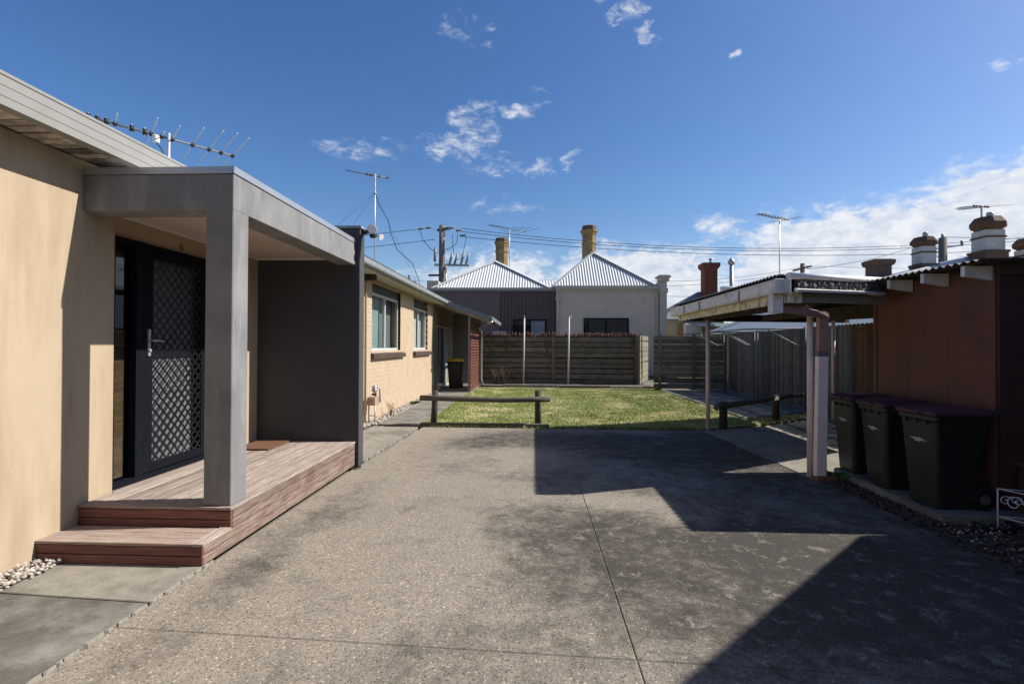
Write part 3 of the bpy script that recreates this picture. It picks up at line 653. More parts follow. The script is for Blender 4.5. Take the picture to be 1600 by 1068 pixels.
for k, (wy0, wy1, wz0, wz1) in enumerate(wins):
    zt = 2.60 if k == 0 else 2.57; ym = wy0+(wy1-wy0)*(.50 if k == 0 else .42)
    f = MB(); xa, xb = XW-.115, XW-.065; t = .05
    f.box(xa, xb, wy0, wy0+t, wz0, zt); f.box(xa, xb, wy1-t, wy1, wz0, zt); f.box(xa, xb-.001, wy0+t, wy1-t, wz0, wz0+t); f.box(xa, xb-.001, wy0+t, wy1-t, zt-t, zt); f.box(xa, xb+.01, ym-.03, ym+.03, wz0+t, zt-t)
    wn = build('window', f, winframe, bh, bevel=.004)
    build('pane', B(xa+.02, xa+.026, wy0+t, ym-.03, wz0+t, zt-t), glass_dark, wn)
    build('pane', B(xa+.008, xa+.014, ym+.03, wy1-t, wz0+t, zt-t), glass_dark, wn)
    build('head_panel', B(XW-.14, XW-.07, wy0, wy1, zt+.002, wz1), darkpanel, wn)
    build('interior', B(XW-.6, XW-.5, wy0-.1, wy1+.1, wz0-.1, wz1), dark_in, wn)
    build('reveal', MB().box(XW-.5, XW-.23, wy0-.02, wy0-.003, wz0, wz1).box(XW-.5, XW-.23, wy1+.003, wy1+.02, wz0, wz1), dark_in, wn)
    def folds(y0, y1, za, zb, xc, m, nm, amp=.015, pitch=.11):
        mb = MB(); n = max(6, int((y1-y0)/.012)); vs = []
        for i in range(n+1):
            yy = y0+(y1-y0)*i/n; xx = xc+amp*math.sin(yy*2*math.pi/pitch); vs += [(xx, yy, za), (xx, yy, zb), (xx-.004, yy, za), (xx-.004, yy, zb)]
        fs = []
        for i in range(n): q = i*4; fs += [(q, q+4, q+5, q+1), (q+2, q+3, q+7, q+6)]
        mb.add(vs, fs, True); build(nm, mb, m, wn)
    if k == 0:
        folds(wy0, ym, wz0, zt, XW-.2, tealblind, 'blind', .004, .09); folds(ym, wy1, wz0, zt, XW-.24, mat('grey_screen', (.13, .15, .145), .8, .06, 6), 'blind', .004, .09)
    else:
        folds(ym+.02, ym+.62, wz0, zt, XW-.19, whiteblind, 'curtain', .012, .12); folds(ym+.62, wy1, wz0, zt, XW-.22, curtain, 'curtain', .02, .13)
    yy = wy0-.06
    sp = build('sill', B(XW-.12, XW-.01, wy0-.05, wy1+.2, wz0-.10, wz0-.02), sillbrick, wn)
    while yy < wy1+.2:
        sv = MB().add([(XW-.1,yy,wz0-.005),(XW-.1,yy+.085,wz0-.005),(XW+.075,yy+.085,wz0-.075),(XW+.075,yy,wz0-.075),(XW-.1,yy,wz0-.12),(XW-.1,yy+.085,wz0-.12),(XW+.075,yy+.085,wz0-.165),(XW+.075,yy,wz0-.165)],
                      [(3,2,1,0),(4,5,6,7),(0,1,5,4),(2,3,7,6),(1,2,6,5),(3,0,4,7)])
        build('sill_tile', sv, sillbrick, wn); yy += .094
build('soffit', B(-3.6, -2.86, 6.5, 22.5, 2.855, 2.875), cream_trim, bh)
build('fascia', B(-2.885, -2.865, 6.53, 22.5, 2.80, 2.96), cream_trim, bh)
gq = [(0,0),(.09,0),(.10,.02),(.10,.10),(.112,.11),(.10,.115),(.085,.10),(.085,.02),(.0,.02)]
build('gutter', MB().extrude(gq, (-2.862,6.53,2.865), (-2.862,22.5,2.865), (1,0,0), (0,0,1)), mat('weathered_slate_gutter', (.30,.32,.33), .5, .1, 4), bh)
build('roof', corrugated(6.53, 22.5, -9, -2.84, lambda x, y: 2.985+(-2.84-x)*.11, step=4), greyiron, bh)
build('downpipe', MB().tube([(-3.2,9.62,.02),(-3.2,9.62,2.7),(-3.12,9.62,2.8)], .022, 8), brickpaint, bh)
build('fascia_bracket', B(-3.24,-2.99,9.55,9.62,2.74,2.85), under_m, bh)
build('wall', B(-9, -3.27, 20.605, 22.4, 0, 2.85), brickpaint, bh)
# patio recess behind the wall end
build('recess_wall', B(-3.6, -3.27, 16.63, 20.6, 0, 2.85), mat('recess_brown', (.30,.22,.14), .85, .1, 4), bh)
z = .04
while z < 2.8:
    zt = min(z+.14, 2.84)
    build('weatherboard', MB().add([(-3.26,20.53,z),(-2.12,20.53,z),(-2.12,20.56,zt),(-3.26,20.56,zt),(-3.26,20.6,z),(-2.12,20.6,z),(-2.12,20.6,zt),(-3.26,20.6,zt)],[(0,1,2,3),(7,6,5,4),(0,4,5,1),(3,2,6,7),(1,5,6,2),(0,3,7,4)]), greyboard, bh); z += .13
sdm = MB()
for yy in (16.95, 18.3, 19.7): sdm.box(-3.268, -3.21, yy-.035, yy+.035, .05, 2.2)
sdm.box(-3.267, -3.212, 16.985, 19.665, 2.14, 2.2); sdm.box(-3.267, -3.212, 16.985, 19.665, .05, .11)
sdo = build('sliding_door', sdm, winframe, bh); build('pane', B(-3.236,-3.23,16.985,19.665,.11,2.14), glass_dark, sdo)
build('backing', B(-3.269,-3.262,16.985,19.665,.11,2.14), dark_in, sdo)
def folds2(y0, y1, m):
    mb = MB(); n = 70; vs = []
    for i in range(n+1):
        yy = y0+(y1-y0)*i/n; xx = -3.25+.006*math.sin(yy*55); vs += [(xx, yy, .12), (xx, yy, 2.13)]
    mb.add(vs, [(i*2, i*2+2, i*2+3, i*2+1) for i in range(n)], True); build('curtain', mb, m, sdo)
folds2(17.4, 17.75, curtain); folds2(18.5, 19.1, whiteblind); folds2(19.1, 19.6, mat('tan_curtain', (.45,.33,.2), .9, .1, 6))
# ------------------------------------------------------------ patio cover and screen
pc = thing('patio_cover', 'sloping slate-grey patio roof with gutter at the end of the brick house', 'awning', (-2.3, 17.5, 0))
build('roof', corrugated(16.42, 20.75, -2.96, -1.42, lambda x, y: 2.47+(-1.42-x)*.34), greyiron, pc)
build('barge_board', MB().beam((-2.98,16.39,2.93),(-1.40,16.39,2.40), .03, .17), gutter_dark, pc)
build('barge_board', MB().beam((-2.98,20.77,2.93),(-1.40,20.77,2.40), .03, .17), gutter_dark, pc)
build('gutter', MB().extrude(gq, (-1.43,16.36,2.33), (-1.43,20.8,2.33), (1,0,0), (0,0,1.2)), gutter_dark, pc)
build('rafter', MB().beam((-2.98,17.0,2.84),(-1.46,17.0,2.33), .05, .1), cream_trim, pc)
build('rafter', MB().beam((-2.98,18.0,2.84),(-1.46,18.0,2.33), .05, .1), cream_trim, pc)
build('post', B(-3.2, -3.13, 16.42, 16.49, .03, 2.82), mat('slate_post', (.07,.08,.085), .5, .08, 5), pc)
build('downpipe', MB().tube([(-1.36,16.6,2.32),(-1.5,16.75,2.25),(-1.9,17.6,2.15),(-1.94,18.9,2.05),(-1.94,18.95,.3),(-1.88,18.97,.05)], .035, 8), galv, pc)
ss = thing('slat_screen', 'red-brown horizontal slat screen at the patio edge by the lawn', 'screen', (-2.05, 17.5, 0))
build('post', B(-2.11, -2.055, 16.40, 16.47, .03, 2.45), greyboard, ss); build('post', B(-2.11, -2.057, 18.80, 18.87, .03, 2.45), greyboard, ss)
z = .06
while z < 2.3:
    build('slat', B(-2.056, -2.03, 16.40, 18.87, z, z+.068), redslat, ss); z += .095
pb = bpy.data.objects  # (bins come below)
# gas meter
gm = thing('gas_meter', 'small tan gas meter on pipes against the brick wall', 'gas meter', (-3.1, 9.8, 0))
build('meter_box', B(-3.18, -3.02, 9.66, 9.9, .36, .52), mat('meter_tan', (.36,.25,.19), .6, .1, 8), gm, bevel=.02, bseg=2)
build('regulator', MB().lathe([(.02,0),(.05,.02),(.06,.06),(.04,.09),(.05,.12),(.02,.14)], (-3.07,9.78,.60), 12), galv, gm)
pm = MB(); pm.tube([(-3.16,9.72,.0),(-3.16,9.72,.36)], .013); pm.tube([(-3.04,9.72,.0),(-3.04,9.72,.36)], .013); pm.tube([(-3.04,9.74,.52),(-3.04,9.74,.68),(-3.07,9.78,.70)], .015); pm.tube([(-3.02,9.80,.70),(-2.99,9.85,.66),(-2.99,9.88,.40)], .015); pm.tube([(-3.16,9.72,.16),(-3.04,9.72,.16)], .008)
build('pipework', pm, galv, gm)
build('valve', B(-3.10,-3.02,9.70,9.76,.55,.59), blackpl, gm)

# ============================================================ LOG RAILS AND EDGING
lr = thing('log_rail', 'low weathered log rail on two posts along the lawn front', 'fence', (-.9, 9.7, 0))
log_x = log_m
build('post', MB().tube([(-1.90,9.68,-.05),(-1.875,9.66,.35),(-1.86,9.65,.655)], [.062,.06,.058], 12), mat('log_upright', (.085,.075,.058), .9, .3, 9, .5, 30, stretch=(8,8,1)), lr)
build('post', MB().tube([(.085,9.68,-.05),(.085,9.66,.68)], [.062,.058], 12), MATS['log_upright'], lr)
build('rail', MB().tube([(-2.13,9.56,.525),(-1.7,9.56,.522),(-1.0,9.555,.505),(-.6,9.55,.5),(-.1,9.555,.512),(.31,9.56,.525)], [.052,.054,.05,.048,.05,.053], 12), log_x, lr)
e1 = build('timber_edging', B(-2.11, .30, 9.46, 9.54, -.02, .075), log_m, bevel=.012); tag(e1, 'grey timber sleeper lying along the lawn edge below the left log rail', 'edging')
e2 = build('timber_edging', B(.5, 1.65, 9.46, 9.53, -.03, .02), log_m, bevel=.01); tag(e2, 'short flush timber edging right of the left log rail', 'edging')
lr2 = thing('log_rail', 'low shaded log rail beside the carport post', 'fence', (4.4, 10.4, 0))
for px, py, h in ((3.5, 9.62, .5), (5.05, 10.92, .48), (6.4, 12.0, .46)):
    build('post', MB().tube([(px,py,-.05),(px,py,h)], [.075,.07], 12), MATS['log_upright'], lr2)
build('rail', MB().tube([(3.3,9.40,.42),(4.2,10.15,.44),(5.13,10.92,.45)], [.06,.055,.06], 12), log_m, lr2)
build('rail', MB().tube([(5.0,10.93,.46),(5.8,11.55,.46),(6.6,12.15,.45)], [.06,.055,.055], 12), log_m, lr2)
be = thing('bed_edging', 'pale broken timber edging along the foot of the back fence', 'edging', (1, 19, 0))
for a, b, yy, zz in ((-1.9, -.9, 18.95, .06), (-1.1, .9, 18.92, .10), (.95, 2.7, 18.98, .07), (2.8, 4.0, 18.9, .06)):
    build('sleeper', B(a, b, yy, yy+.1, -.05, zz), mat('pale_timber', (.30,.28,.24), .9, .3, 6, .4, 30, rnd=.35), be, bevel=.008)
struct('garden_bed', MB().prism([(-2.1,18.95),(4.4,18.95),(4.4,20.1),(-2.1,20.1)], -.1, .05), soil)

# ============================================================ FENCES
def hboards(root, x0, x1, y, z0, z1, h, m, name='board', gap=.0, tilt=.0, jz=.01, slope=(0,0)):
    z = z0
    while z < z1-.05:
        zt = min(z+h, z1); j = random.uniform(-jz, jz)
        p = Vector((x0, y+random.uniform(-.012,.012), (z+zt)/2+j)); q = Vector((x1, y+slope[0]+random.uniform(-.012,.012), (z+zt)/2+j+random.uniform(-jz,jz)))
        build(name, MB().beam(p, q, .022, (zt-z)-gap), m, root, bevel=.003); z += h
bf = thing('board_fence', 'dark horizontal board fence across the back of the lawn', 'fence', (1, 20.2, 0))
hboards(bf, -2.1, .75, 20.2, .03, 1.88, .208, fence_x, gap=.03)
hboards(bf, .77, 3.92, 20.2, .03, 1.86, .205, fence_x, gap=.03)
for px in (-2.05, .76, 3.98): build('post', B(px-.05, px+.05, 20.13, 20.18 if px < 3 else 20.3, 0, 1.92), fence_x, bf)
for px in (-1.08, .52): build('batten', B(px-.04, px+.04, 20.145, 20.175, 1.25, 1.9), mat('brown_batten', (.13,.075,.045), .9, .2, 6), bf)
bs = MB()
for _ in range(420):
    px = random.uniform(-2.05, 4.3); h = random.uniform(1.95, 2.09); bs.tube([(px, 20.4+random.uniform(-.03,.03), .3), (px+random.uniform(-.03,.03), 20.4+random.uniform(-.04,.04), h)], random.uniform(.006,.014), 4)
bs.box(-2.05, 4.25, 20.38, 20.42, .1, 1.93)
tag(build('brushwood_fence', bs, brush_m), 'ragged red-brown brushwood tops showing above the dark back fence', 'fence')
df = thing('board_fence', 'short sunlit board fence panel angled away at end of the back fence', 'fence', (4.5, 21.5, 0))
z = .05; k = 0
while z < 1.85:
    j = random.uniform(-.01, .01)
    build('board', MB().beam((4.10,20.0,z+.1+j),(5.05,22.9,z+.1+j+random.uniform(-.02,.02)), .022, .19), fence_lit, df); z += .213
build('post', B(4.0, 4.09, 19.9, 19.99, 0, 1.9), fence_x, df)
rf = thing('board_fence', 'dark horizontal board fence in the right rear corner', 'fence', (5.5, 18.2, 0))
hboards(rf, 4.22, 6.72, 18.24, .04, 1.9, .195, fence_x, gap=.02)
for px in (4.42, 5.6, 6.68): build('post', B(px-.045, px+.045, 18.13, 18.21, 0, 1.95), fence_x, rf)
pf = thing('paling_fence', 'tall grey paling fence with upright boards along the right boundary', 'fence', (6.78, 13, 0))
y = 18.1
while y > 6.2:
    wd = random.uniform(.085, .1); h = 1.97+random.uniform(-.035, .035)
    build('paling', B(6.76+random.uniform(-.006,.006), 6.776, y-wd, y, .02, h), paling_m if y > 11.2 else paling_brown, pf); y -= wd+random.uniform(.004, .014)
for zz in (.35, 1.0, 1.6): build('rail', B(6.80, 6.85, 6.2, 18.1, zz, zz+.08), paling_m, pf)
for yy in (17.5, 15.1, 12.4, 9.8, 7.2): build('post', B(6.80, 6.90, yy, yy+.1, 0, 1.9), paling_m, pf)

# clothesline posts and folding clotheslines
for px, hz, lab in ((-.37, 2.6, 'thin white steel pole in front of the back fence, left of two'), (1.36, 2.66, 'thin white steel pole with bracket on top before back fence, right of two')):
    cp = thing('clothesline_pole', lab, 'pole', (px, 19.9, 0), 'white poles before the back fence')
    build('pole', MB().tube([(px-.03,19.9,-.02),(px,19.9,hz)], .034, 10), mat('worn_white_pole', (.52,.51,.48), .5, .12, 8), cp)
    build('hook', MB().tube([(px,19.9,hz-.02),(px,19.86,hz+.04),(px+.07,19.86,hz+.02),(px+.09,19.86,hz-.12)], .014, 6) if hz > 2.62 else MB().tube([(px,19.9,hz-.01),(px,19.9,hz+.1)], .012, 6), galv, cp)
for (ya, yb), lab in (((15.2, 17.6), 'folding clothesline frame at the far end of the paling fence'), ((12.4, 15.0), 'folding clothesline frame nearer the carport beside the paling fence')):
    cl = thing('clothesline', lab, 'clothesline', (6.4, (ya+yb)/2, 0), 'folding clotheslines on the paling fence')
    for yy in (ya, yb):
        build('post', MB().tube([(6.42,yy,0),(6.42,yy,2.0)], .020, 8), mat('dull_grey_steel', (.11,.115,.125), .6, .1, 8), cl)
        build('arm', MB().tube([(6.42,yy,1.96),(4.95,yy,1.93)], .015, 8), MATS['dull_grey_steel'], cl)
        build('strut', MB().tube([(6.40,yy,1.47),(5.55,yy,1.925)], .012, 6), mat('pale_steel', (.34,.34,.34), .6, .1, 8), cl)
    build('end_bar', MB().tube([(4.95,ya,1.93),(4.95,yb,1.93)], .014, 8), MATS['dull_grey_steel'], cl)
    build('end_bar', MB().tube([(6.40,ya,1.95),(6.40,yb,1.95)], .014, 8), MATS['dull_grey_steel'], cl)
    for i in range(6):
        xx = 5.1+i*.22; build('cord', MB().tube([(xx,ya,1.935),(xx,(ya+yb)/2,1.915),(xx,yb,1.935)], .003, 5), wire_m, cl)

# ============================================================ CARPORT
ca = thing('carport', 'low old carport with rusty corrugated roof, white gutter and pink steel posts', 'carport', (4.5, 8, 0))
zr = lambda x, y: 2.282+.018*(x-2.6)
def xmx(y):
    if y < 6.2: return 2.68+(y-5.62)/.38*.97
    if y < 7.95: return 4.2+(y-6.2)*(2.9/1.75)
    return 7.10
def xmn(y): return 2.62 if y < 9.72 else min(6.9, 2.62+(y-9.72)/.45)
build('roof', corrugated(5.62, 11.6, xmn, xmx, zr, amp=.012, pitch=.09, th=.006), darkroof, ca)
gq2 = [(0,0),(.10,0),(.115,.02),(.115,.125),(.13,.135),(.13,.145),(.10,.135),(.095,.02),(0,.02)]
build('gutter', MB().extrude([(-a, b) for a, b in gq2][::-1], (2.70,5.60,2.085), (2.70,9.78,2.075), (1,0,0), (0,0,1)), oldwhite, ca)
for yy in (6.55, 8.1, 8.9): build('gutter_strap', B(2.573, 2.583, yy, yy+.02, 2.08, 2.215), mat('rust_strap',(.2,.16,.13)), ca)
build('fascia', B(2.705, 2.735, 5.66, 9.72, 1.985, 2.10), peelcream, ca)
build('gutter_end', B(2.565, 2.735, 5.565, 5.598, 2.08, 2.235), oldwhite, ca, bevel=.004)
build('fascia', MB().beam((2.74,5.64,2.045),(2.9,5.69,2.045), .03, .12), peelcream, ca)
build('rainwater_head', B(2.585, 2.70, 5.66, 5.78, 1.88, 2.083), oldwhite, ca, bevel=.005)
# near edge
build('roll_capping', MB().tube([(2.72,5.60,2.27),(3.4,5.85,2.275),(4.1,6.12,2.28)], .036, 10), whitemetal, ca)
for t in (.38, .55, .75): build('capping_joint', MB().tube([(2.72+1.38*t,5.60+.52*t,2.27+.01*t),(2.735+1.38*t,5.606+.52*t,2.27+.01*t)], .039, 10), galv, ca)
fm = MB(); vs = []; n = 60
for i in range(n+1):
    t = i/n; x = 2.83+1.27*t; y = 5.632+.48*t
    for j in range(4): vs.append((x+random.uniform(-.002,.002), y-.012+random.uniform(-.014,.014), 2.145+.03*j+random.uniform(-.006,.006)))
fm.add(vs, [(i*4+j, (i+1)*4+j, (i+1)*4+j+1, i*4+j+1) for i in range(n) for j in range(3)])
build('lead_flashing', fm, darkflash, ca)
build('flashing_board', MB().beam((2.82,5.66,2.17),(4.08,6.14,2.185), .03, .13), under_m, ca)
for t0, t1 in ((0, .33), (.335, .42), (.425, .62), (.625, .80), (.805, .93)):
    p = lambda t: (2.80+1.3*t, 5.585+.5*t, 2.115+.015*t)
    build('white_trim', MB().beam(p(t0), p(t1), .06, .028, up=(.1,-.3,1)), mat('pale_trim', (.58,.57,.54), .7, .08, 6), ca)
build('front_beam', MB().beam((2.72,5.67,2.045),(4.12,6.20,2.06), .045, .10), mat('grey_beam', (.27,.255,.235), .8, .15, 6), ca)
for i in range(7):
    yy = 6.3+i*.55
    build('rafter', MB().beam((max(2.74, xmn(yy)+.1),yy,2.16),(xmx(yy)-.1,yy,2.25), .045, .1), under_m, ca)
for xx in (3.24, 4.6, 5.9): 
    ys = 5.95+(xx-3.24)*.55; build('beam', MB().beam((xx,ys,2.04),(xx,9.75+(xx-2.7)*.42,2.06+.02*(xx-3)), .05, .12), under_m, ca)
build('back_beam', MB().beam((2.75,9.74,2.06),(6.9,11.55,2.12), .05, .14), under_m, ca)
build('ceiling_lining', MB().add([(2.75,5.75,2.205),(4.1,6.3,2.225),(6.85,8.0,2.29),(6.85,11.4,2.29),(2.75,9.68,2.205),(2.75,5.75,2.21),(4.1,6.3,2.23),(6.85,8.0,2.295),(6.85,11.4,2.295),(2.75,9.68,2.21)],
     [(4,3,2,1,0),(5,6,7,8,9),(0,1,6,5),(1,2,7,6),(2,3,8,7),(3,4,9,8),(4,0,5,9)]), under_m, ca)
for px, py, hz in ((3.245, 6.16, 2.0), (3.2, 9.56, 2.0), (6.27, 11.0, 2.1)):
    build('post', MB().tube([(px,py,-.05),(px,py,hz)], .036, 14), pinkpaint, ca)
build('downpipe_arm', MB().beam((2.68,5.72,1.93),(3.37,6.05,1.875), .075, .075), brownpaint, ca, bevel=.006)
build('downpipe_clip', MB().beam((3.05,5.923,1.918),(3.08,5.938,1.915), .082, .082), galv, ca)
build('downpipe', MB().beam((3.335,6.06,1.91),(3.325,6.063,1.42), .11, .075, up=(0,1,0)), brownpaint, ca, bevel=.005)
build('downpipe_joint', MB().beam((3.325,6.063,1.46),(3.325,6.063,1.40), .117, .082, up=(0,1,0)), mat('grey_joint',(.16,.15,.15)), ca)
build('lower_downpipe', MB().beam((3.325,6.063,1.42),(3.30,6.06,.02), .115, .08, up=(0,1,0)), mat('pale_pink_pipe', (.90,.75,.64), .6, .08, 6), ca, bevel=.005)
pbk = build('paver_brick', B(3.20, 3.43, 5.93, 6.01, -.02, .04), brickred, bevel=.008); tag(pbk, 'red brick lying at the foot of the carport downpipe', 'brick')
wd = MB()
for _ in range(34):
    a = random.uniform(0, 6.28); l = random.uniform(.05, .12); c = Vector((3.44+random.uniform(-.06,.06), 6.03+random.uniform(-.05,.05), 0)); d = Vector((math.cos(a), math.sin(a), 0)); s = d.cross(Vector((0,0,1)))*.008
    p1 = c+d*l*.4+Vector((0,0,l*.7)); p2 = c+d*l+Vector((0,0,l*.55)); wd.add([c-s*.5, c+s*.5, p1+s, p2, p1-s], [(0,1,2,3,4)])
tag(build('weed', wd, leaf_m), 'small green weed tuft beside the carport downpipe foot', 'plant')

# ============================================================ SHED
sh = thing('shed', 'dark oxide-red sheet shed with white rafter ends behind the bins', 'shed', (5.2, 5.5, 0))
pw = [(4.80, 5.66), (5.664, 6.46)]
XS = 4.17
for a, b in ((4.80, 5.348), (5.352, 5.898), (5.902, 6.46)):
    build('wall_panel', B(XS, XS+.03, a, b, .70, 2.235), shed_m, sh); build('wall_panel', B(XS, XS+.03, a, b, .03, .696), shed_m, sh)
build('rail', B(XS-.008, XS, 4.87, 6.40, .68, .715), shed_m, sh)
build('corner_trim', B(XS-.012, XS+.0, 4.80, 4.865, .03, 2.235), shed_m, sh); build('corner_trim', B(XS-.012, XS, 6.405, 6.46, .03, 2.235), shed_m, sh)
shed_s = mat('shaded_shed_boards', (.055, .028, .024), .8, .15, 4)  # darker copy of the shed red; the end wall's shade is painted in
build('end_wall', B(XS+.0, 7.2, 4.765, 4.797, .03, 2.235), shed_s, sh); build('end_wall', B(XS, 7.2, 6.43, 6.46, 0, 2.235), shed_s, sh)
build('end_rail', B(XS+.02, 7.2, 4.757, 4.764, .68, .715), shed_s, sh)
build('roof', corrugated(4.62, 6.62, 3.88, 7.3, lambda x, y: 2.275+.012*(x-3.88), amp=.012, pitch=.09, th=.006), darkroof, sh)
for yy in (4.82, 5.31, 5.80, 6.28): build('rafter', MB().add([(3.91,yy,2.155),(3.91,yy,2.25),(4.16,yy,2.25),(4.16,yy,2.12),(3.91,yy+.045,2.155),(3.91,yy+.045,2.25),(4.16,yy+.045,2.25),(4.16,yy+.045,2.12)],[(0,3,2,1),(4,5,6,7),(0,1,5,4),(1,2,6,5),(2,3,7,6),(3,0,4,7)]), oldwhite, sh, bevel=.003)
build('purlin', B(3.93, 3.98, 4.66, 6.6, 2.252, 2.262), under_m, sh)
build('fascia', B(XS-.03, 7.2, 4.735, 4.756, 2.16, 2.255), under_m, sh)
pad = struct('concrete_pad', MB().prism([(3.53,4.60),(4.6,4.60),(4.6,6.5),(3.62,6.35),(3.56,6.0)], -.12, .06), path_m, bevel=.01)

# ============================================================ WHEELIE BINS
def make_bin(lidmat, mark=True):
    """front (with the mark) faces -X; origin at the base centre; 120 l size"""
    root = thing('wheelie_bin', '', '', (0,0,0))
    def ring(x0, x1, hw, z, r=.035):
        pts = []
        for cx, cy, a0 in ((x1-r, hw-r, 0), (x0+r, hw-r, 90), (x0+r, -hw+r, 180), (x1-r, -hw+r, 270)):
            for k in range(4): t = R(a0+30*k); pts.append((cx+r*math.cos(t), cy+r*math.sin(t), z))
        return pts
    rings = [ring(-.19,.15,.165,.0,.05), ring(-.195,.155,.17,.02,.045), ring(-.235,.235,.215,.76), ring(-.235,.235,.217,.785), ring(-.255,.25,.235,.79), ring(-.255,.25,.235,.835), ring(-.245,.24,.225,.84)]
    mb = MB(); n = 16; vs = sum(rings, []); fs = [(i*n+j, i*n+(j+1) % n, (i+1)*n+(j+1) % n, (i+1)*n+j) for i in range(len(rings)-1) for j in range(n)]
    fs += [tuple(reversed(range(n))), tuple((len(rings)-1)*n+j for j in range(n))]
    mb.add(vs, fs)
    for yy in (-.12, .0, .12): mb.box(-.262, -.24, yy-.012, yy+.012, .755, .792)
    body = build('body', mb, bin_green, root, bevel=.006, local=True)
    mb = MB()
    L_ = [ring(-.275,.25,.245,.838), ring(-.278,.25,.248,.868), ring(-.268,.245,.238,.878), ring(-.20,.20,.19,.905,.05), ring(-.15,.17,.15,.91,.05)]
    vs = sum(L_, []); fs = [(i*n+j, i*n+(j+1) % n, (i+1)*n+(j+1) % n, (i+1)*n+j) for i in range(len(L_)-1) for j in range(n)]
    fs += [tuple(reversed(range(n))), tuple((len(L_)-1)*n+j for j in range(n))]; mb.add(vs, fs)
    lid = build('lid', mb, lidmat, root, bevel=.004, local=True)
    build('lid_grip', MB().box(-.30, -.272, -.09, .09, .85, .872), lidmat, lid, local=True, bevel=.004)
    hb = MB(); hb.tube([(.25,-.19,.80),(.315,-.19,.86),(.315,.19,.86),(.25,.19,.80)], .014, 8)
    build('handle', hb, bin_green, root, local=True)
    for s in (-1, 1):
        wv = MB(); wv.tube([(.20,s*.16,.10),(.20,s*.205,.10)], .10, 20); wl = build('wheel', wv, rubber, root, local=True, bevel=.008)
        build('hub', MB().tube([(.20,s*.2,.10),(.20,s*.212,.10)], .045, 12), mat('grey_hub',(.09,.09,.09)), wl, local=True)
    build('axle', MB().tube([(.20,-.17,.10),(.20,.17,.10)], .012, 8), galv, root, local=True)
    if mark:
        # white flash-shaped printed mark on the front, tilted with the face
        sh2 = [(-.075,.004),(-.03,.018),(.0,.006),(.004,.026),(.03,.012),(.08,-.008),(.035,-.006),(.012,-.014),(.008,-.026),(-.012,-.012),(-.03,-.022),(-.03,-.004)]
        sh2 = [(a*1.35, b*1.0) for a, b in sh2]; zc = .60; fx = lambda z: -.195-.04*((z-.02)/.74)-.002
        mb = MB(); mb.add([(fx(zc+b), -a, zc+b) for a, b in sh2]+[(fx(zc+b)+.004, -a, zc+b) for a, b in sh2], [tuple(range(12)), tuple(reversed(range(12, 24)))])
        build('printed_mark', mb, sticker, body, local=True)
    return root
binp = make_bin(lid_m)
spots = [((3.79, 4.915, .06), 'dark green wheelie bin with maroon lid nearest the camera, by the shed corner', 1.5),
         ((3.80, 5.55, .06), 'middle dark green wheelie bin of the three by the shed', -2.5),
         ((3.87, 6.19, .06), 'farthest dark green wheelie bin, just right of the carport post', -3)]
for i, (l, lab, a) in enumerate(spots):
    o = binp if i == 0 else copy_tree(binp)
    o.location = l; o.rotation_euler.z = R(a); tag(o, lab, 'bin', 'dark green bins with maroon lids')
yb_ = make_bin(yellow_lid, False); yb_.location = (-2.75, 17.9, .035); yb_.rotation_euler.z = R(90); yb_.scale = (1.12,)*3
tag(yb_, 'dark wheelie bin with yellow lid inside the patio recess', 'bin')

# bench and wrought iron stand
bn = thing('garden_bench', 'dark brown timber bench against the shed end, cut by the right frame edge', 'bench', (4.6, 4.5, 0))
for k in range(4): build('slat', B(4.22, 5.5, 4.36+k*.092, 4.36+k*.092+.085, .47, .50), mat('dark_bench_wood', (.085,.04,.028), .7, .2, 6, rnd=.2), bn, bevel=.004)
for xx in (4.3, 5.4):
    for yy in (4.39, 4.68): build('leg', B(xx, xx+.06, yy, yy+.05, -.03, .468), MATS['dark_bench_wood'], bn)
build('apron', B(4.26, 5.46, 4.375, 4.39, .39, .468), MATS['dark_bench_wood'], bn)
ws = thing('plant_stand', 'white wrought iron scroll plant stand on the mulch at right', 'plant stand', (4.05, 4.25, 0))
whiteiron2 = mat('white_painted_iron', (.58,.58,.60), .5, .06, 12)
def scroll(c, ax, r, s, t0=0, turns=1.4):
    pts = []
    for i in range(22):
        t = i/21*turns*2*math.pi; rr = r*(1-i/24); pts.append(Vector(c)+Vector(ax)*(rr*math.cos(t+t0))*s+Vector((0,0,1))*rr*math.sin(t+t0))
    return MB().tube(pts, .0045, 6)
c0, c1, c2, c3 = (3.88,4.46), (4.05,4.40), (4.03,4.10), (4.22,4.06)
for (px, py) in (c0, c1, c2, c3): build('leg', MB().tube([(px,py,-.02),(px,py,.335)], .006, 6), whiteiron2, ws)
for (p, q) in ((c0,c1),(c1,c3),(c3,c2),(c2,c0)):
    rails_ = MB(); rails_.tube([(*p,.33),(*q,.33)], .005, 6); rails_.tube([(*p,.10),(*q,.10)], .005, 6); build('rail', rails_, whiteiron2, ws)
    pa = Vector((*p,0)); qa = Vector((*q,0)); d = (qa-pa).normalized(); L_ = (qa-pa).length
    for t, sgn in ((.28, 1), (.72, -1)):
        cc = pa+d*L_*t; build('scroll', scroll((cc.x,cc.y,.235), d, min(.065, L_*.24), sgn), whiteiron2, ws)
tr = build('plant_saucer', MB().lathe([(.10,0),(.14,.01),(.155,.05),(.145,.05),(.13,.02),(.02,.015)], (3.93,4.55,-.03), 20), rubber); tag(tr, 'black plastic saucer on the mulch below the white stand', 'saucer')

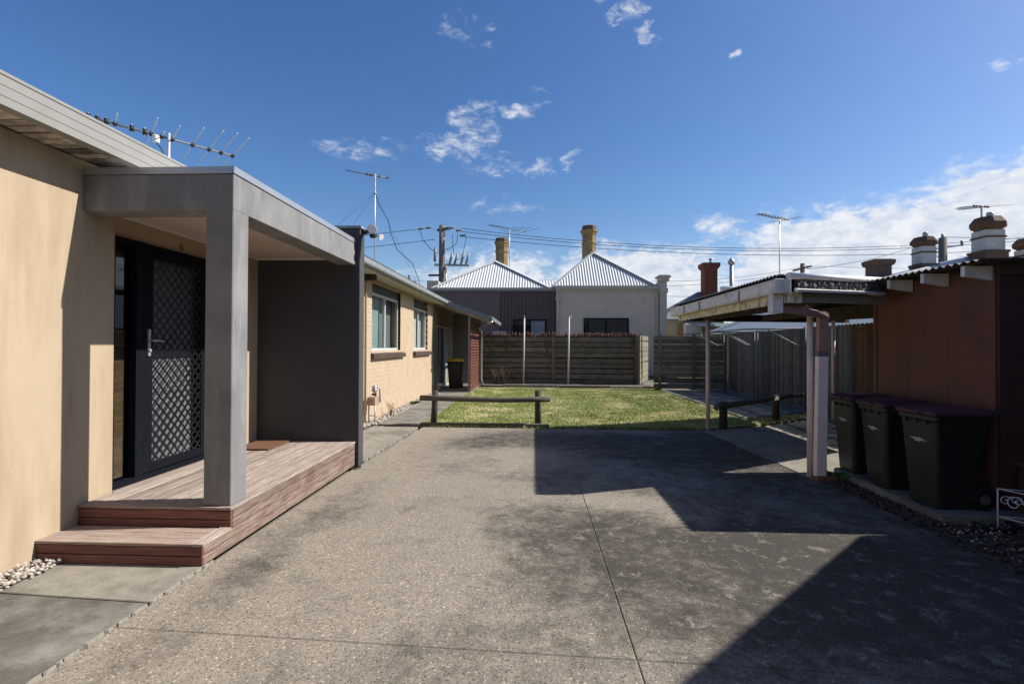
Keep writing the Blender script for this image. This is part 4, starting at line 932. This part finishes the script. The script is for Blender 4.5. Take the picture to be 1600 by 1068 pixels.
# ============================================================ BEHIND THE BACK FENCE
def hip_roof(root, x0, x1, y0, y1, ze, apex, m, pitch=.15, amp=.02, capw=.26):
    ax, ay, az = apex
    # front facet: corrugations run up the slope
    def facet(a, b, c, name='roof_sheet'):
        a = Vector(a); b = Vector(b); c = Vector(c); L_ = (b-a).length; u = (b-a)/L_; tc = (c-a).dot(u); foot = a+u*tc; up = c-foot; nrm = u.cross(up).normalized()
        mb = MB(); vs = []; n = int(L_/pitch*6)
        for i in range(n+1):
            s = L_*i/n; f = s/tc if s < tc else (L_-s)/(L_-tc); off = nrm*amp*math.sin(2*math.pi*s/pitch)
            vs += [a+u*s+off, a+u*s+up*f+off]
        mb.add(vs, [(2*i, 2*i+2, 2*i+3, 2*i+1) for i in range(n)]); return build(name, mb, m, root)
    A, Bc, C, D = (x0,y0,ze), (x1,y0,ze), (x1,y1,ze), (x0,y1,ze)
    P = (ax,ay,az); facet(A, Bc, P); facet(Bc, C, P); facet(C, D, P); facet(D, A, P)
    for q in (A, Bc, C, D): build('ridge_cap', MB().beam(Vector(q)+Vector((0,0,.04)), Vector(P)+Vector((0,0,.05)), capw, .04), m, root)
r1 = thing('rear_house', 'charcoal clad house behind the back fence, white hip roof and shorter chimney', 'house', (-2, 28, 0))
build('wall', B(-6.4, -1.78, 27, 33, 0, 4.42), rearchar, r1)
rp = MB(); rp.box(-1.76, 1.12, 27.02, 33, 0, 4.42); build('clad_wall', rp, rearpanel, r1)
xx = -1.74
while xx < 1.05: build('cladding_board', B(xx, xx+.17, 26.985, 27.02, 0, 4.40), rearpanel, r1); xx += .19
build('parapet_cap', B(-6.45, 1.15, 26.9, 27.1, 4.42, 4.52), mat('grey_cap', (.25,.25,.24), .6, .05, 4), r1)
def window(root, x0, x1, y, z0, z1, split, curt=None):
    f = MB(); t = .06; f.box(x0,x0+t,y-.05,y+.02,z0,z1); f.box(x1-t,x1,y-.05,y+.02,z0,z1); f.box(x0+t,x1-t,y-.049,y+.02,z0,z0+t); f.box(x0+t,x1-t,y-.049,y+.02,z1-t,z1); f.box(split-.03,split+.03,y-.048,y+.02,z0+t,z1-t)
    w_ = build('window', f, blackmetal, root); build('pane', B(x0+t,split-.03,y-.02,y-.014,z0+t,z1-t), glass_dark, w_); build('pane', B(split+.03,x1-t,y-.03,y-.024,z0+t,z1-t), glass_dark, w_)
    build('backing', B(x0+t,x1-t,y-.008,y-.004,z0+t,z1-t), dark_in, w_)
    if curt: build('curtain', B(curt[0],curt[1],y-.013,y-.0095,z0+t,z1-t), mat('grey_curtain',(.25,.27,.29),.8,.1,9), w_)
window(r1, -1.08, .66, 26.96, 1.6, 2.91, -.2, (-.15, .58))
hip_roof(r1, -5.6, .9, 27.6, 34.5, 4.62, (-2.35, 31, 6.62), whiteiron)
def chimney(root, x, y, z0, prof, m, name='chimney', n=8, capm=None, cap=None):
    o = build(name, MB().lathe(prof, (x,y,z0), n, False), m, root)
    if cap: build('chimney_top', MB().lathe(cap, (x,y,z0), n, False), capm, o)
    return o
chimney(r1, -2.02, 32.0, 5.6, [(.40,0),(.40,1.75),(.45,1.78),(.45,1.86),(.40,1.9),(.40,2.12),(.44,2.16),(.44,2.24),(.5,2.34),(.5,2.42)], ybrick, cap=[(.43,2.42),(.43,2.58),(.38,2.66)], capm=dbrick)
build('parapet_block', B(-5.95, -5.3, 28.2, 28.9, 4.5, 5.12), beigetrim, r1); build('parapet_block', MB().add([(-5.3,28.3,4.5),(-4.7,28.3,4.5),(-5.3,28.3,5.0),(-5.3,28.8,4.5),(-4.7,28.8,4.5),(-5.3,28.8,5.0)],[(0,1,2),(3,5,4),(0,3,4,1),(1,4,5,2),(0,2,5,3)]), whiteiron, r1)
build('vent_box', B(-2.15,-1.45,26.6,26.9,1.75,2.3), mat('grey_unit',(.30,.31,.32),.5,.05,4), r1)
build('gutter', MB().beam((-5.65,27.55,4.62),(.95,27.55,4.62), .1, .1), beigetrim, r1)
build('window_sill', B(-1.15,.73,26.86,26.99,1.52,1.60), blackmetal, r1)
r2 = thing('rear_house', 'taupe rendered house behind the back fence with larger white hip roof, tall chimney', 'house', (4, 28, 0))
build('wall', B(1.16, 6.5, 26.9, 33, 0, 4.5), rearbeige, r2)
build('parapet_cap', B(1.1, 6.5, 26.78, 27.0, 4.50, 4.66), beigetrim, r2); build('band', B(1.16, 6.36, 26.87, 26.9, 4.3, 4.36), beigetrim, r2)
build('pier', B(6.5, 6.85, 26.7, 33, 0, 4.9), beigetrim, r2); build('pier_cap', B(6.45, 6.95, 26.6, 27.2, 4.9, 5.22), beigetrim, r2); build('pier_cap', B(6.38, 7.02, 26.55, 27.3, 5.08, 5.18), beigetrim, r2)
build('pier_band', B(6.47, 6.9, 26.66, 27.2, 4.3, 4.55), beigetrim, r2)
build('downpipe', MB().tube([(1.26,26.82,0),(1.26,26.82,4.1)], .06, 10), beigetrim, r2); build('rainwater_head', B(1.13,1.4,26.7,26.9,3.85,4.15), beigetrim, r2)
build('corner_post', B(6.33,6.44,26.82,26.9,0,4.3), beigetrim, r2)
build('gutter', MB().beam((.98,27.32,4.70),(6.45,27.32,4.70), .1, .1), beigetrim, r2)
build('window_sill', B(2.5,5.03,26.78,26.9,1.47,1.55), beigetrim, r2)
build('wall_vent', B(4.1,4.3,26.875,26.9,3.85,4.0), rearbeige, r2)
window(r2, 2.6, 4.93, 26.88, 1.55, 3.0, 3.75)
hip_roof(r2, 1.0, 6.6, 27.4, 34.5, 4.68, (3.42, 30.0, 6.95), whiteiron)
chimney(r2, 3.52, 33.0, 6.0, [(.46,0),(.46,2.05),(.5,2.08),(.5,2.16),(.45,2.2),(.45,2.62),(.5,2.68),(.5,2.76),(.58,2.84),(.58,2.95)], ybrick, cap=[(.47,2.95),(.47,3.2),(.42,3.24)], capm=dbrick)
build('link_roof', corrugated(-.2, 2.5, 33, 36, lambda x, y: 5.1+(y-33)*.35, axis='x', pitch=.2, amp=.02, step=5), whiteiron, r2)
a3 = thing('tv_aerial', 'wide television aerial fixed to the shorter yellow brick chimney', 'aerial', (-1.6, 31.9, 6.6))
yagi(a3, (-2.8,32.4,9.2), (-.6,34.3,9.2), [(t, l, E_) for t, l in ((.0,.5),(.1,.5),(.2,.5),(.3,.5),(.42,.6),(.52,1.6),(.66,2.0),(.8,2.3),(1.0,2.6))], [(-1.62,33.45,6.4),(-1.62,33.45,9.25)], r=.022, er=.012, mats=(darkalu, darkalu))

# ============================================================ RIGHT-HAND NEIGHBOURS
cw = thing('weatherboard_house', 'cream weatherboard house with grey roof and red brick chimney behind the corner fence', 'house', (9, 29, 0))
wbm = MB(); z = 0
while z < 3.0:
    wbm.add([(6.95,27.95,z),(10.2,27.95,z),(10.2,28.0,z+.2),(6.95,28.0,z+.2)], [(0,1,2,3)]); wbm.add([(6.95,27.95,z),(6.95,28.0,z+.2),(6.95,33,z+.2),(6.95,33,z)], [(0,1,2,3)]); wbm.box(6.96,10.2,28.01,33,z,z+.2); z += .2
wo = build('weatherboards', wbm, creamboard, cw); wo['kind'] = 'stuff'
build('roof', MB().add([(6.75,27.7,3.0),(10.4,27.7,3.0),(10.4,33.2,3.0),(6.75,33.2,3.0),(9.6,30.4,4.75),(10.2,30.4,4.75)],[(0,1,5,4),(1,2,5),(2,3,4,5),(3,0,4),(3,2,1,0)]), slate_roof, cw)
build('chimney', MB().frustum((10.1,30.0),.36,.36,3.6,5.95).frustum((10.1,30.0),.37,.48,5.95,6.12).frustum((10.1,30.0),.48,.48,6.121,6.32), rbrick, cw)
build('chimney_pipe', MB().tube([(10.2,30,6.3),(10.2,30,6.55)], .08, 10).tube([(10.2,30,6.55),(10.2,30,6.62)], .12, 10), galv, cw)
build('flue', MB().tube([(11.3,29.8,3),(11.3,29.8,6.25)], .11, 10).lathe([(.11,0),(.19,.06),(.2,.2),(.1,.32),(.03,.42)], (11.3,29.8,6.22), 12), galv, cw)
build('white_pipe', MB().tube([(8.9,24.8,4.3),(10.2,24.9,4.33)], .1, 10), whitemetal, cw)
build('pipe_bracket', MB().beam((9.2,24.8,4.2),(9.3,27.9,3.4), .05, .05), galv, cw); build('pipe_bracket', MB().beam((10.0,24.9,4.2),(9.9,27.9,3.4), .05, .05), galv, cw)
build('white_gable', MB().add([(9.35,25.2,3.75),(10.5,25.2,3.75),(9.95,25.2,4.2),(9.35,27.9,3.75),(10.5,27.9,3.75),(9.95,27.9,4.2)],[(0,1,2),(3,5,4),(0,2,5,3),(1,4,5,2),(0,3,4,1)]), whiteiron, cw)
build('heat_pump', B(8.0, 8.9, 27.5, 27.9, 2.0, 2.75), mat('unit_white',(.55,.55,.52),.5,.05,4), cw, bevel=.03); build('meter_box', B(7.75,8.0,27.8,27.94,2.2,2.8), mat('brown_box',(.22,.16,.09)), cw)
build('verandah_roof', corrugated(8.4, 10.6, 26.0, 27.6, lambda x, y: 2.55+.15*(y-26), axis='x', pitch=.2, amp=.02, step=4), greyiron, cw)
gh = thing('iron_roofed_house', 'neighbouring house with long pale grey iron roof and skylight behind paling fence', 'house', (11, 16, 0))
build('roof', corrugated(9.0, 24.5, 8.3, 12.6, lambda x, y: 2.12+(x-8.3)*.40, pitch=.17, amp=.018, step=5), greyiron, gh)
build('roof', corrugated(9.0, 24.5, 12.6, 17, lambda x, y: 3.84-(x-12.6)*.40, pitch=.17, amp=.018, step=5), greyiron, gh)
build('wall', B(8.7, 16.6, 9.2, 24.3, 0, 2.1), creamboard, gh)
build('skylight', MB().add([(9.4,12.6,2.65),(10.2,12.6,2.97),(10.2,14.2,2.97),(9.4,14.2,2.65),(9.4,12.6,2.5),(10.2,12.6,2.8),(10.2,14.2,2.8),(9.4,14.2,2.5)],[(0,1,2,3),(7,6,5,4),(0,4,5,1),(1,5,6,2),(2,6,7,3),(3,7,4,0)]), mat('skylight_cream',(.62,.58,.48),.4,.04,4), gh)
build('barge', MB().beam((8.2,24.55,2.1),(12.6,24.55,3.9), .06, .2), whitemetal, gh)
th = thing('terrace_house', 'neighbouring house with grey roof and row of banded chimneys above the shed', 'house', (19, 25, 0))
build('wall', B(14.5, 27, 22.6, 30, 0, 4.3), dbrick, th)
build('roof', MB().add([(14.0,22.0,4.3),(27.5,22.0,4.3),(27.5,30.5,4.3),(14.0,30.5,4.3),(17,26.2,5.0),(24,26.2,6.7)],[(0,1,5,4),(1,2,5),(2,3,4,5),(3,0,4),(3,2,1,0)]), greyiron, th)
chimney(th, 15.68, 24, 4.2, [(.42*1.2,0),(.42*1.2,1.0),(.55*1.1,1.05),(.6*1.1,1.15),(.6*1.1,1.27),(.5,1.32)], dbrick, n=4)
def band_chimney(x, y, zt, hw, hc, ch, wh):
    """zt top of cap, hw half width of the white shaft, hc half width of the cap, ch cap height, wh height of the white shaft"""
    z1 = zt-ch; z0 = z1-wh
    o = build('chimney', MB().lathe([(hw*1.35,z0),(hw*1.35,z1)], (x,y,0), 4, False), white_ren, th)
    build('band', MB().lathe([(hw*1.5,z0+wh*.62),(hw*1.5,z0+wh*.70)], (x,y,0), 4, False), rustcap, o)
    build('base', MB().lathe([(hw*1.62,z0-1.3),(hw*1.62,z0-.12),(hw*1.75,z0-.11),(hw*1.75,z0)], (x,y,0), 4, False), dbrick, o)
    build('cap', MB().lathe([(hw*1.08,z1),(hc*1.05,z1+ch*.3),(hc*1.05,z1+ch*.55),(hw*1.15,z1+ch)], (x,y,0), 8, False), rustcap, o)
    build('pot', MB().lathe([(hw*.32,0),(hw*.32,.22),(hw*.26,.26)], (x+hw*.2,y,zt-.01), 10), galv, o)
band_chimney(17.69, 24, 6.52, .33, .50, .44, .78); band_chimney(20.50, 24, 7.40, .42, .64, .60, .92); band_chimney(22.35, 24, 6.45, .40, .62, .5, .8)
a4 = thing('tv_aerial', 'slim mast aerial rising behind the carport roof', 'aerial', (11.24, 24, 3.2))
yagi(a4, (10.87,25.35,8.0), (12.9,26.6,8.0), [(t, .5 if t < .8 else 1.5, E_) for t in (.05,.15,.25,.35,.45,.55,.65,.75,.88,1.0)], [(12.40,26.4,3.1),(12.40,26.4,8.05)], r=.022, er=.011, mats=(darkalu, darkalu))
a5 = thing('tv_aerial', 'flat television aerial on the largest banded chimney', 'aerial', (20.25, 24, 7.3))
yagi(a5, (19.9,24,7.95), (20.5,24,7.9), [(t, l, (.97,.2,.13)) for t, l in ((0,1.6),(.2,2.2),(.5,2.8),(.8,3.0),(1.0,3.2))], [(20.22,24,7.3),(20.22,24,7.95)], r=.03, er=.011, mats=(darkalu, darkalu))
# gabled outbuilding to the right of the frame; its roof throws the diagonal shadow over the driveway
ob = thing('gabled_outbuilding', 'gabled brick outbuilding right of the frame that shades the driveway', 'outbuilding', (7.5, 1, 0))
GX = 5.35; hg = lambda s: s  # gable end faces the driveway
def gpt(xs, ys, z): return (GX, ys + .16*z/1.0, z)
pa = (2.62, 4.23); pb2 = (.65, 2.33)
za = (GX-pa[0])*.875; ya = pa[1]+.14*(GX-pa[0]); zb = (GX-pb2[0])*.875; yb = pb2[1]+.14*(GX-pb2[0])
sl_ = (zb-za)/(yb-ya)            # rise towards the camera
yap = yb-.9; zap = za+sl_*(yap-ya); yfar = yap-(ya-yap)
build('wall', MB().add([(GX+.1,ya,0),(GX+.1,yfar,0),(GX+.1,yfar,za-.1),(GX+.1,yap,zap-.1),(GX+.1,ya,za-.1),(GX+5,ya,0),(GX+5,yfar,0),(GX+5,yfar,za-.1),(GX+5,yap,zap-.1),(GX+5,ya,za-.1)],[(0,4,3,2,1),(5,6,7,8,9),(0,5,9,4),(1,2,7,6),(0,1,6,5),(2,3,8,7),(3,4,9,8)]), rbrick, ob)
for y_ in (ya, yfar): build('roof', MB().beam((GX,y_,za),(GX,yap,zap),.001,.001).add([(GX,y_,za),(GX,yap,zap),(GX+5.2,yap,zap),(GX+5.2,y_,za),(GX,y_,za-.08),(GX,yap,zap-.08),(GX+5.2,yap,zap-.08),(GX+5.2,y_,za-.08)],[(0,1,2,3),(7,6,5,4),(0,4,5,1),(1,5,6,2),(2,6,7,3),(3,7,4,0)]), slate_roof, ob)

nb = thing('added_side_house', 'unseen dark brick house added right of the driveway to block sky light', 'house', (9, -6, 0))  # added out of view to keep sky fill off the near shade
build('wall', B(5.6, 13, -13, -1.2, 0, 3.4), dbrick, nb)
build('roof', MB().add([(5.1,-13.4,3.4),(13.4,-13.4,3.4),(13.4,-.8,3.4),(5.1,-.8,3.4),(9.2,-10,6.2),(9.2,-4.2,6.2)],[(0,1,4),(1,2,5,4),(2,3,5),(3,0,4,5),(3,2,1,0)]), slate_roof, nb)
sb = thing('added_rear_house', 'unseen dark brick house added behind the camera to block sky light', 'house', (0, -13, 0))  # unseen house, added to block the low sky behind the camera
build('wall', B(-11, 5, -19, -11, 0, 4.2), dbrick, sb)
build('roof', MB().add([(-11.5,-19.5,4.2),(5.3,-19.5,4.2),(5.3,-10.5,4.2),(-11.5,-10.5,4.2),(-7,-15,7.6),(1,-15,7.6)],[(0,1,5,4),(1,2,5),(2,3,4,5),(3,0,4),(3,2,1,0)]), slate_roof, sb)

# ============================================================ POLES AND WIRES
pp = thing('power_pole', 'tall timber power pole with crossarm and fuses behind the brick house', 'power pole', (-7.3, 40, 0))
build('pole', MB().tube([(-7.25,40,0),(-7.25,40,11.0)], [.30,.23], 12), polewood, pp)
build('crossarm', MB().beam((-7.9,41.6,11.0),(-6.4,38.2,10.35), .16, .2), polewood, pp)
build('lower_arm', MB().beam((-7.9,40.3,7.95),(-5.0,39.4,7.75), .14, .16), galv, pp)
for x_, z_ in ((-8.9,10.75),(-8.3,10.82),(-6.5,10.8),(-5.9,10.6),(-5.6,10.2)): build('insulator', MB().tube([(x_-.25,40,z_-.03),(x_+.25,40,z_+.03)], .08, 8), porcelain, pp)
for x_ in (-6.6, -6.2, -5.7, -5.3): build('fuse', MB().tube([(x_,39.5,7.8),(x_+.25,39.5,8.7)], .08, 8), porcelain, pp)
build('fuse', MB().tube([(-7.75,39.6,8.1),(-7.7,39.6,9.2)], .1, 8), porcelain, pp)
for pts in (((-9.0,40,10.6),(-8.8,40,9.9),(-8.2,40,9.2),(-7.6,40,8.8)), ((-6.0,40,10.4),(-6.1,40,9.6),(-6.6,40,9.2),(-7.0,40,9.1)), ((-5.3,40,10.1),(-5.5,40,9.2),(-5.7,40,8.4),(-6.1,40,8.3)), ((-6.4,40,10.3),(-6.4,40,9.4),(-6.3,40,8.7))):
    build('jumper_cable', MB().tube(pts, .025, 5), wire_m, pp)
build('conduit', MB().tube([(-6.9,39.8,5),(-6.9,39.8,7.8)], .06, 8), galv, pp)
build('bracket', B(-8.3,-7.4,39.9,40.1,7.0,7.15), polewood, pp); build('bracket', B(-8.0,-7.4,39.9,40.1,6.3,6.6), porcelain, pp)
p2 = thing('power_pole', 'small distant power pole top above the brick house roof', 'power pole', (-17, 70, 0))
build('pole', MB().tube([(-17.2,70,0),(-17.2,70,11.3)], [.25,.18], 10), polewood, p2); build('crossarm', B(-17.8,-16.3,69.9,70.1,10.2,10.4), polewood, p2)
p3 = thing('power_pole', 'distant power pole with crossarm above the carport roof', 'power pole', (28.3, 55, 0))
build('pole', MB().tube([(28.2,55,0),(28.2,55,10.35)], [.3,.22], 10), polewood, p3); build('crossarm', MB().beam((27.2,55,9.6),(28.9,54.6,10.0), .15, .18), polewood, p3)
p4 = thing('power_pole', 'stubby pole top with side arm between the banded chimneys', 'power pole', (23.2, 30, 0))
build('pole', MB().tube([(23.15,30,0),(23.15,30,7.75)], [.26,.2], 10), polewood, p4); build('pole_cap', MB().tube([(23.15,30,7.75),(23.15,30,7.98)], .08, 8), galv, p4); build('side_arm', MB().beam((21.9,30,7.0),(24.2,30,7.35), .07, .08), galv, p4); build('insulator', MB().tube([(24.2,30,7.3),(24.2,30,7.6)], .07, 8), porcelain, p4); build('brace', MB().beam((22.3,30,7.05),(23.0,30,6.6), .04, .04), galv, p4)
lp = thing('street_light', 'small white street light above the fence at the rear corner gap', 'street light', (8.3, 34, 0))
build('pole', MB().tube([(8.1,34,0),(8.1,34,4.4)], .06, 8), galv, lp); build('lamp_head', MB().tube([(8.05,34,4.42),(8.3,34,4.5),(8.6,34,4.4)], [.08,.16,.06], 10), whitemetal, lp)
def wire(p, q, sag, lab, r=.022, n=14):
    p = Vector(p); q = Vector(q); pts = [p.lerp(q, i/n)-Vector((0,0,sag*4*(i/n)*(1-i/n))) for i in range(n+1)]
    tag(build('power_line', MB().tube(pts, r, 5), wire_m), lab, 'power line', 'overhead wires')
wire((-5.7,40,10.75),(46,40,10.9),1.75,'highest long overhead wire running right from the tall power pole')
wire((-5.7,40,10.5),(46,40,10.6),1.65,'second long overhead wire running right from the tall power pole')
wire((-5.6,40,10.1),(46,40,9.7),1.35,'third and lowest long overhead wire running right from the tall pole')
wire((-8.9,40,10.75),(-40,34,7.6),.5,'upper overhead wire running left from the tall power pole')
wire((-7.8,40,9.9),(-40,34,6.3),.4,'lower overhead wire running left from the tall power pole')
for k, (z0_, z1_) in enumerate(((8.0,8.6),(7.5,8.1),(7.1,7.7))):
    wire((-30,46,z0_),(4,46,z0_-.5),.3,['uppermost','middle','lowest'][k]+' thin distant wire crossing low behind the tall pole', .014)
wire((7,40,6.6),(28.2,55,10.0),.5,'upper wire rising right to the distant crossarm pole', .018); wire((7,40,6.2),(28.2,55,9.7),.5,'lower wire rising right to the distant crossarm pole', .018)
wire((28.4,55,10.1),(60,46,8.8),.4,'wire running right from the distant crossarm pole', .018)
wire((7,36,5.1),(18,36,5.1),.1,'low level wire behind the red brick chimney', .014)
wire((23.15,30,7.8),(60,34,9.2),.4,'wire running right from the stubby pole top', .016)
wire((12.5,24,5.1),(23.1,30,7.8),.25,'wire rising right behind the banded chimneys', .014)

# ============================================================ SMALL PLANTS AND LITTER
def twigs(x, y, n, h, sp, lab, m=dry_m):
    mb = MB()
    for _ in range(n):
        a = random.uniform(0,6.28); l = random.uniform(.5,1)*h; r = random.uniform(.1,1)*sp; p = Vector((x+random.uniform(-sp,sp)*.5,y,0))
        q = p+Vector((math.cos(a)*r*.5, math.sin(a)*r*.3, l*.6)); s = p+Vector((math.cos(a)*r, math.sin(a)*r*.5, l)); mb.tube([p,q,s],[.007,.005,.002],4)
        for _ in range(3): 
            t = random.random(); b = q.lerp(s,t); mb.tube([b, b+Vector((random.uniform(-.1,.1),random.uniform(-.05,.05),random.uniform(.03,.12)))],[.003,.001],4)
    return tag(build('dry_shrub', mb, m), lab, 'plant')
twigs(-1.3, 19.7, 26, .9, .45, 'bare dry shrub stems at the foot of the back fence by the patio')
twigs(-3.08, 10.9, 7, .3, .08, 'dry reddish twig growing from pebbles by the brick wall')
def tuft(x, y, n, h, lab, m=leaf_m):
    mb = MB()
    for _ in range(n):
        a = random.uniform(0,6.28); l = random.uniform(.4,1)*h; c = Vector((x+random.uniform(-.06,.06), y+random.uniform(-.06,.06), .01)); d = Vector((math.cos(a),math.sin(a),0)); s = d.cross(Vector((0,0,1)))*.012
        p1 = c+d*l*.4+Vector((0,0,l*.6)); p2 = c+d*l+Vector((0,0,l*.4)); mb.add([c-s*.4,c+s*.4,p1+s,p2,p1-s],[(0,1,2,3,4)])
    return tag(build('weed', mb, m), lab, 'plant')
tuft(-3.03, 13.0, 40, .16, 'low green weed in the pebbles below the second window')
tuft(4.3, 18.0, 50, .2, 'green weed at the foot of the corner fence post')
lf = MB()
for _ in range(160):
    x = random.uniform(-2.3,3.9); y = random.uniform(2.3,9); a = random.uniform(0,6.28); s = random.uniform(.004,.012); c, d = math.cos(a)*s, math.sin(a)*s
    if x > 3.1: continue
    lf.add([(x-c,y-d,.003),(x+d*.4,y-c*.4,.008),(x+c,y+d,.004),(x-d*.4,y+c*.4,.006)],[(0,1,2,3)])
tag(build('leaf_litter', lf, mat('litter', (.22,.19,.14), .9, .4, 30)), 'tiny scattered dry leaf bits and grit on the concrete driveway', 'leaf litter', kind='stuff')
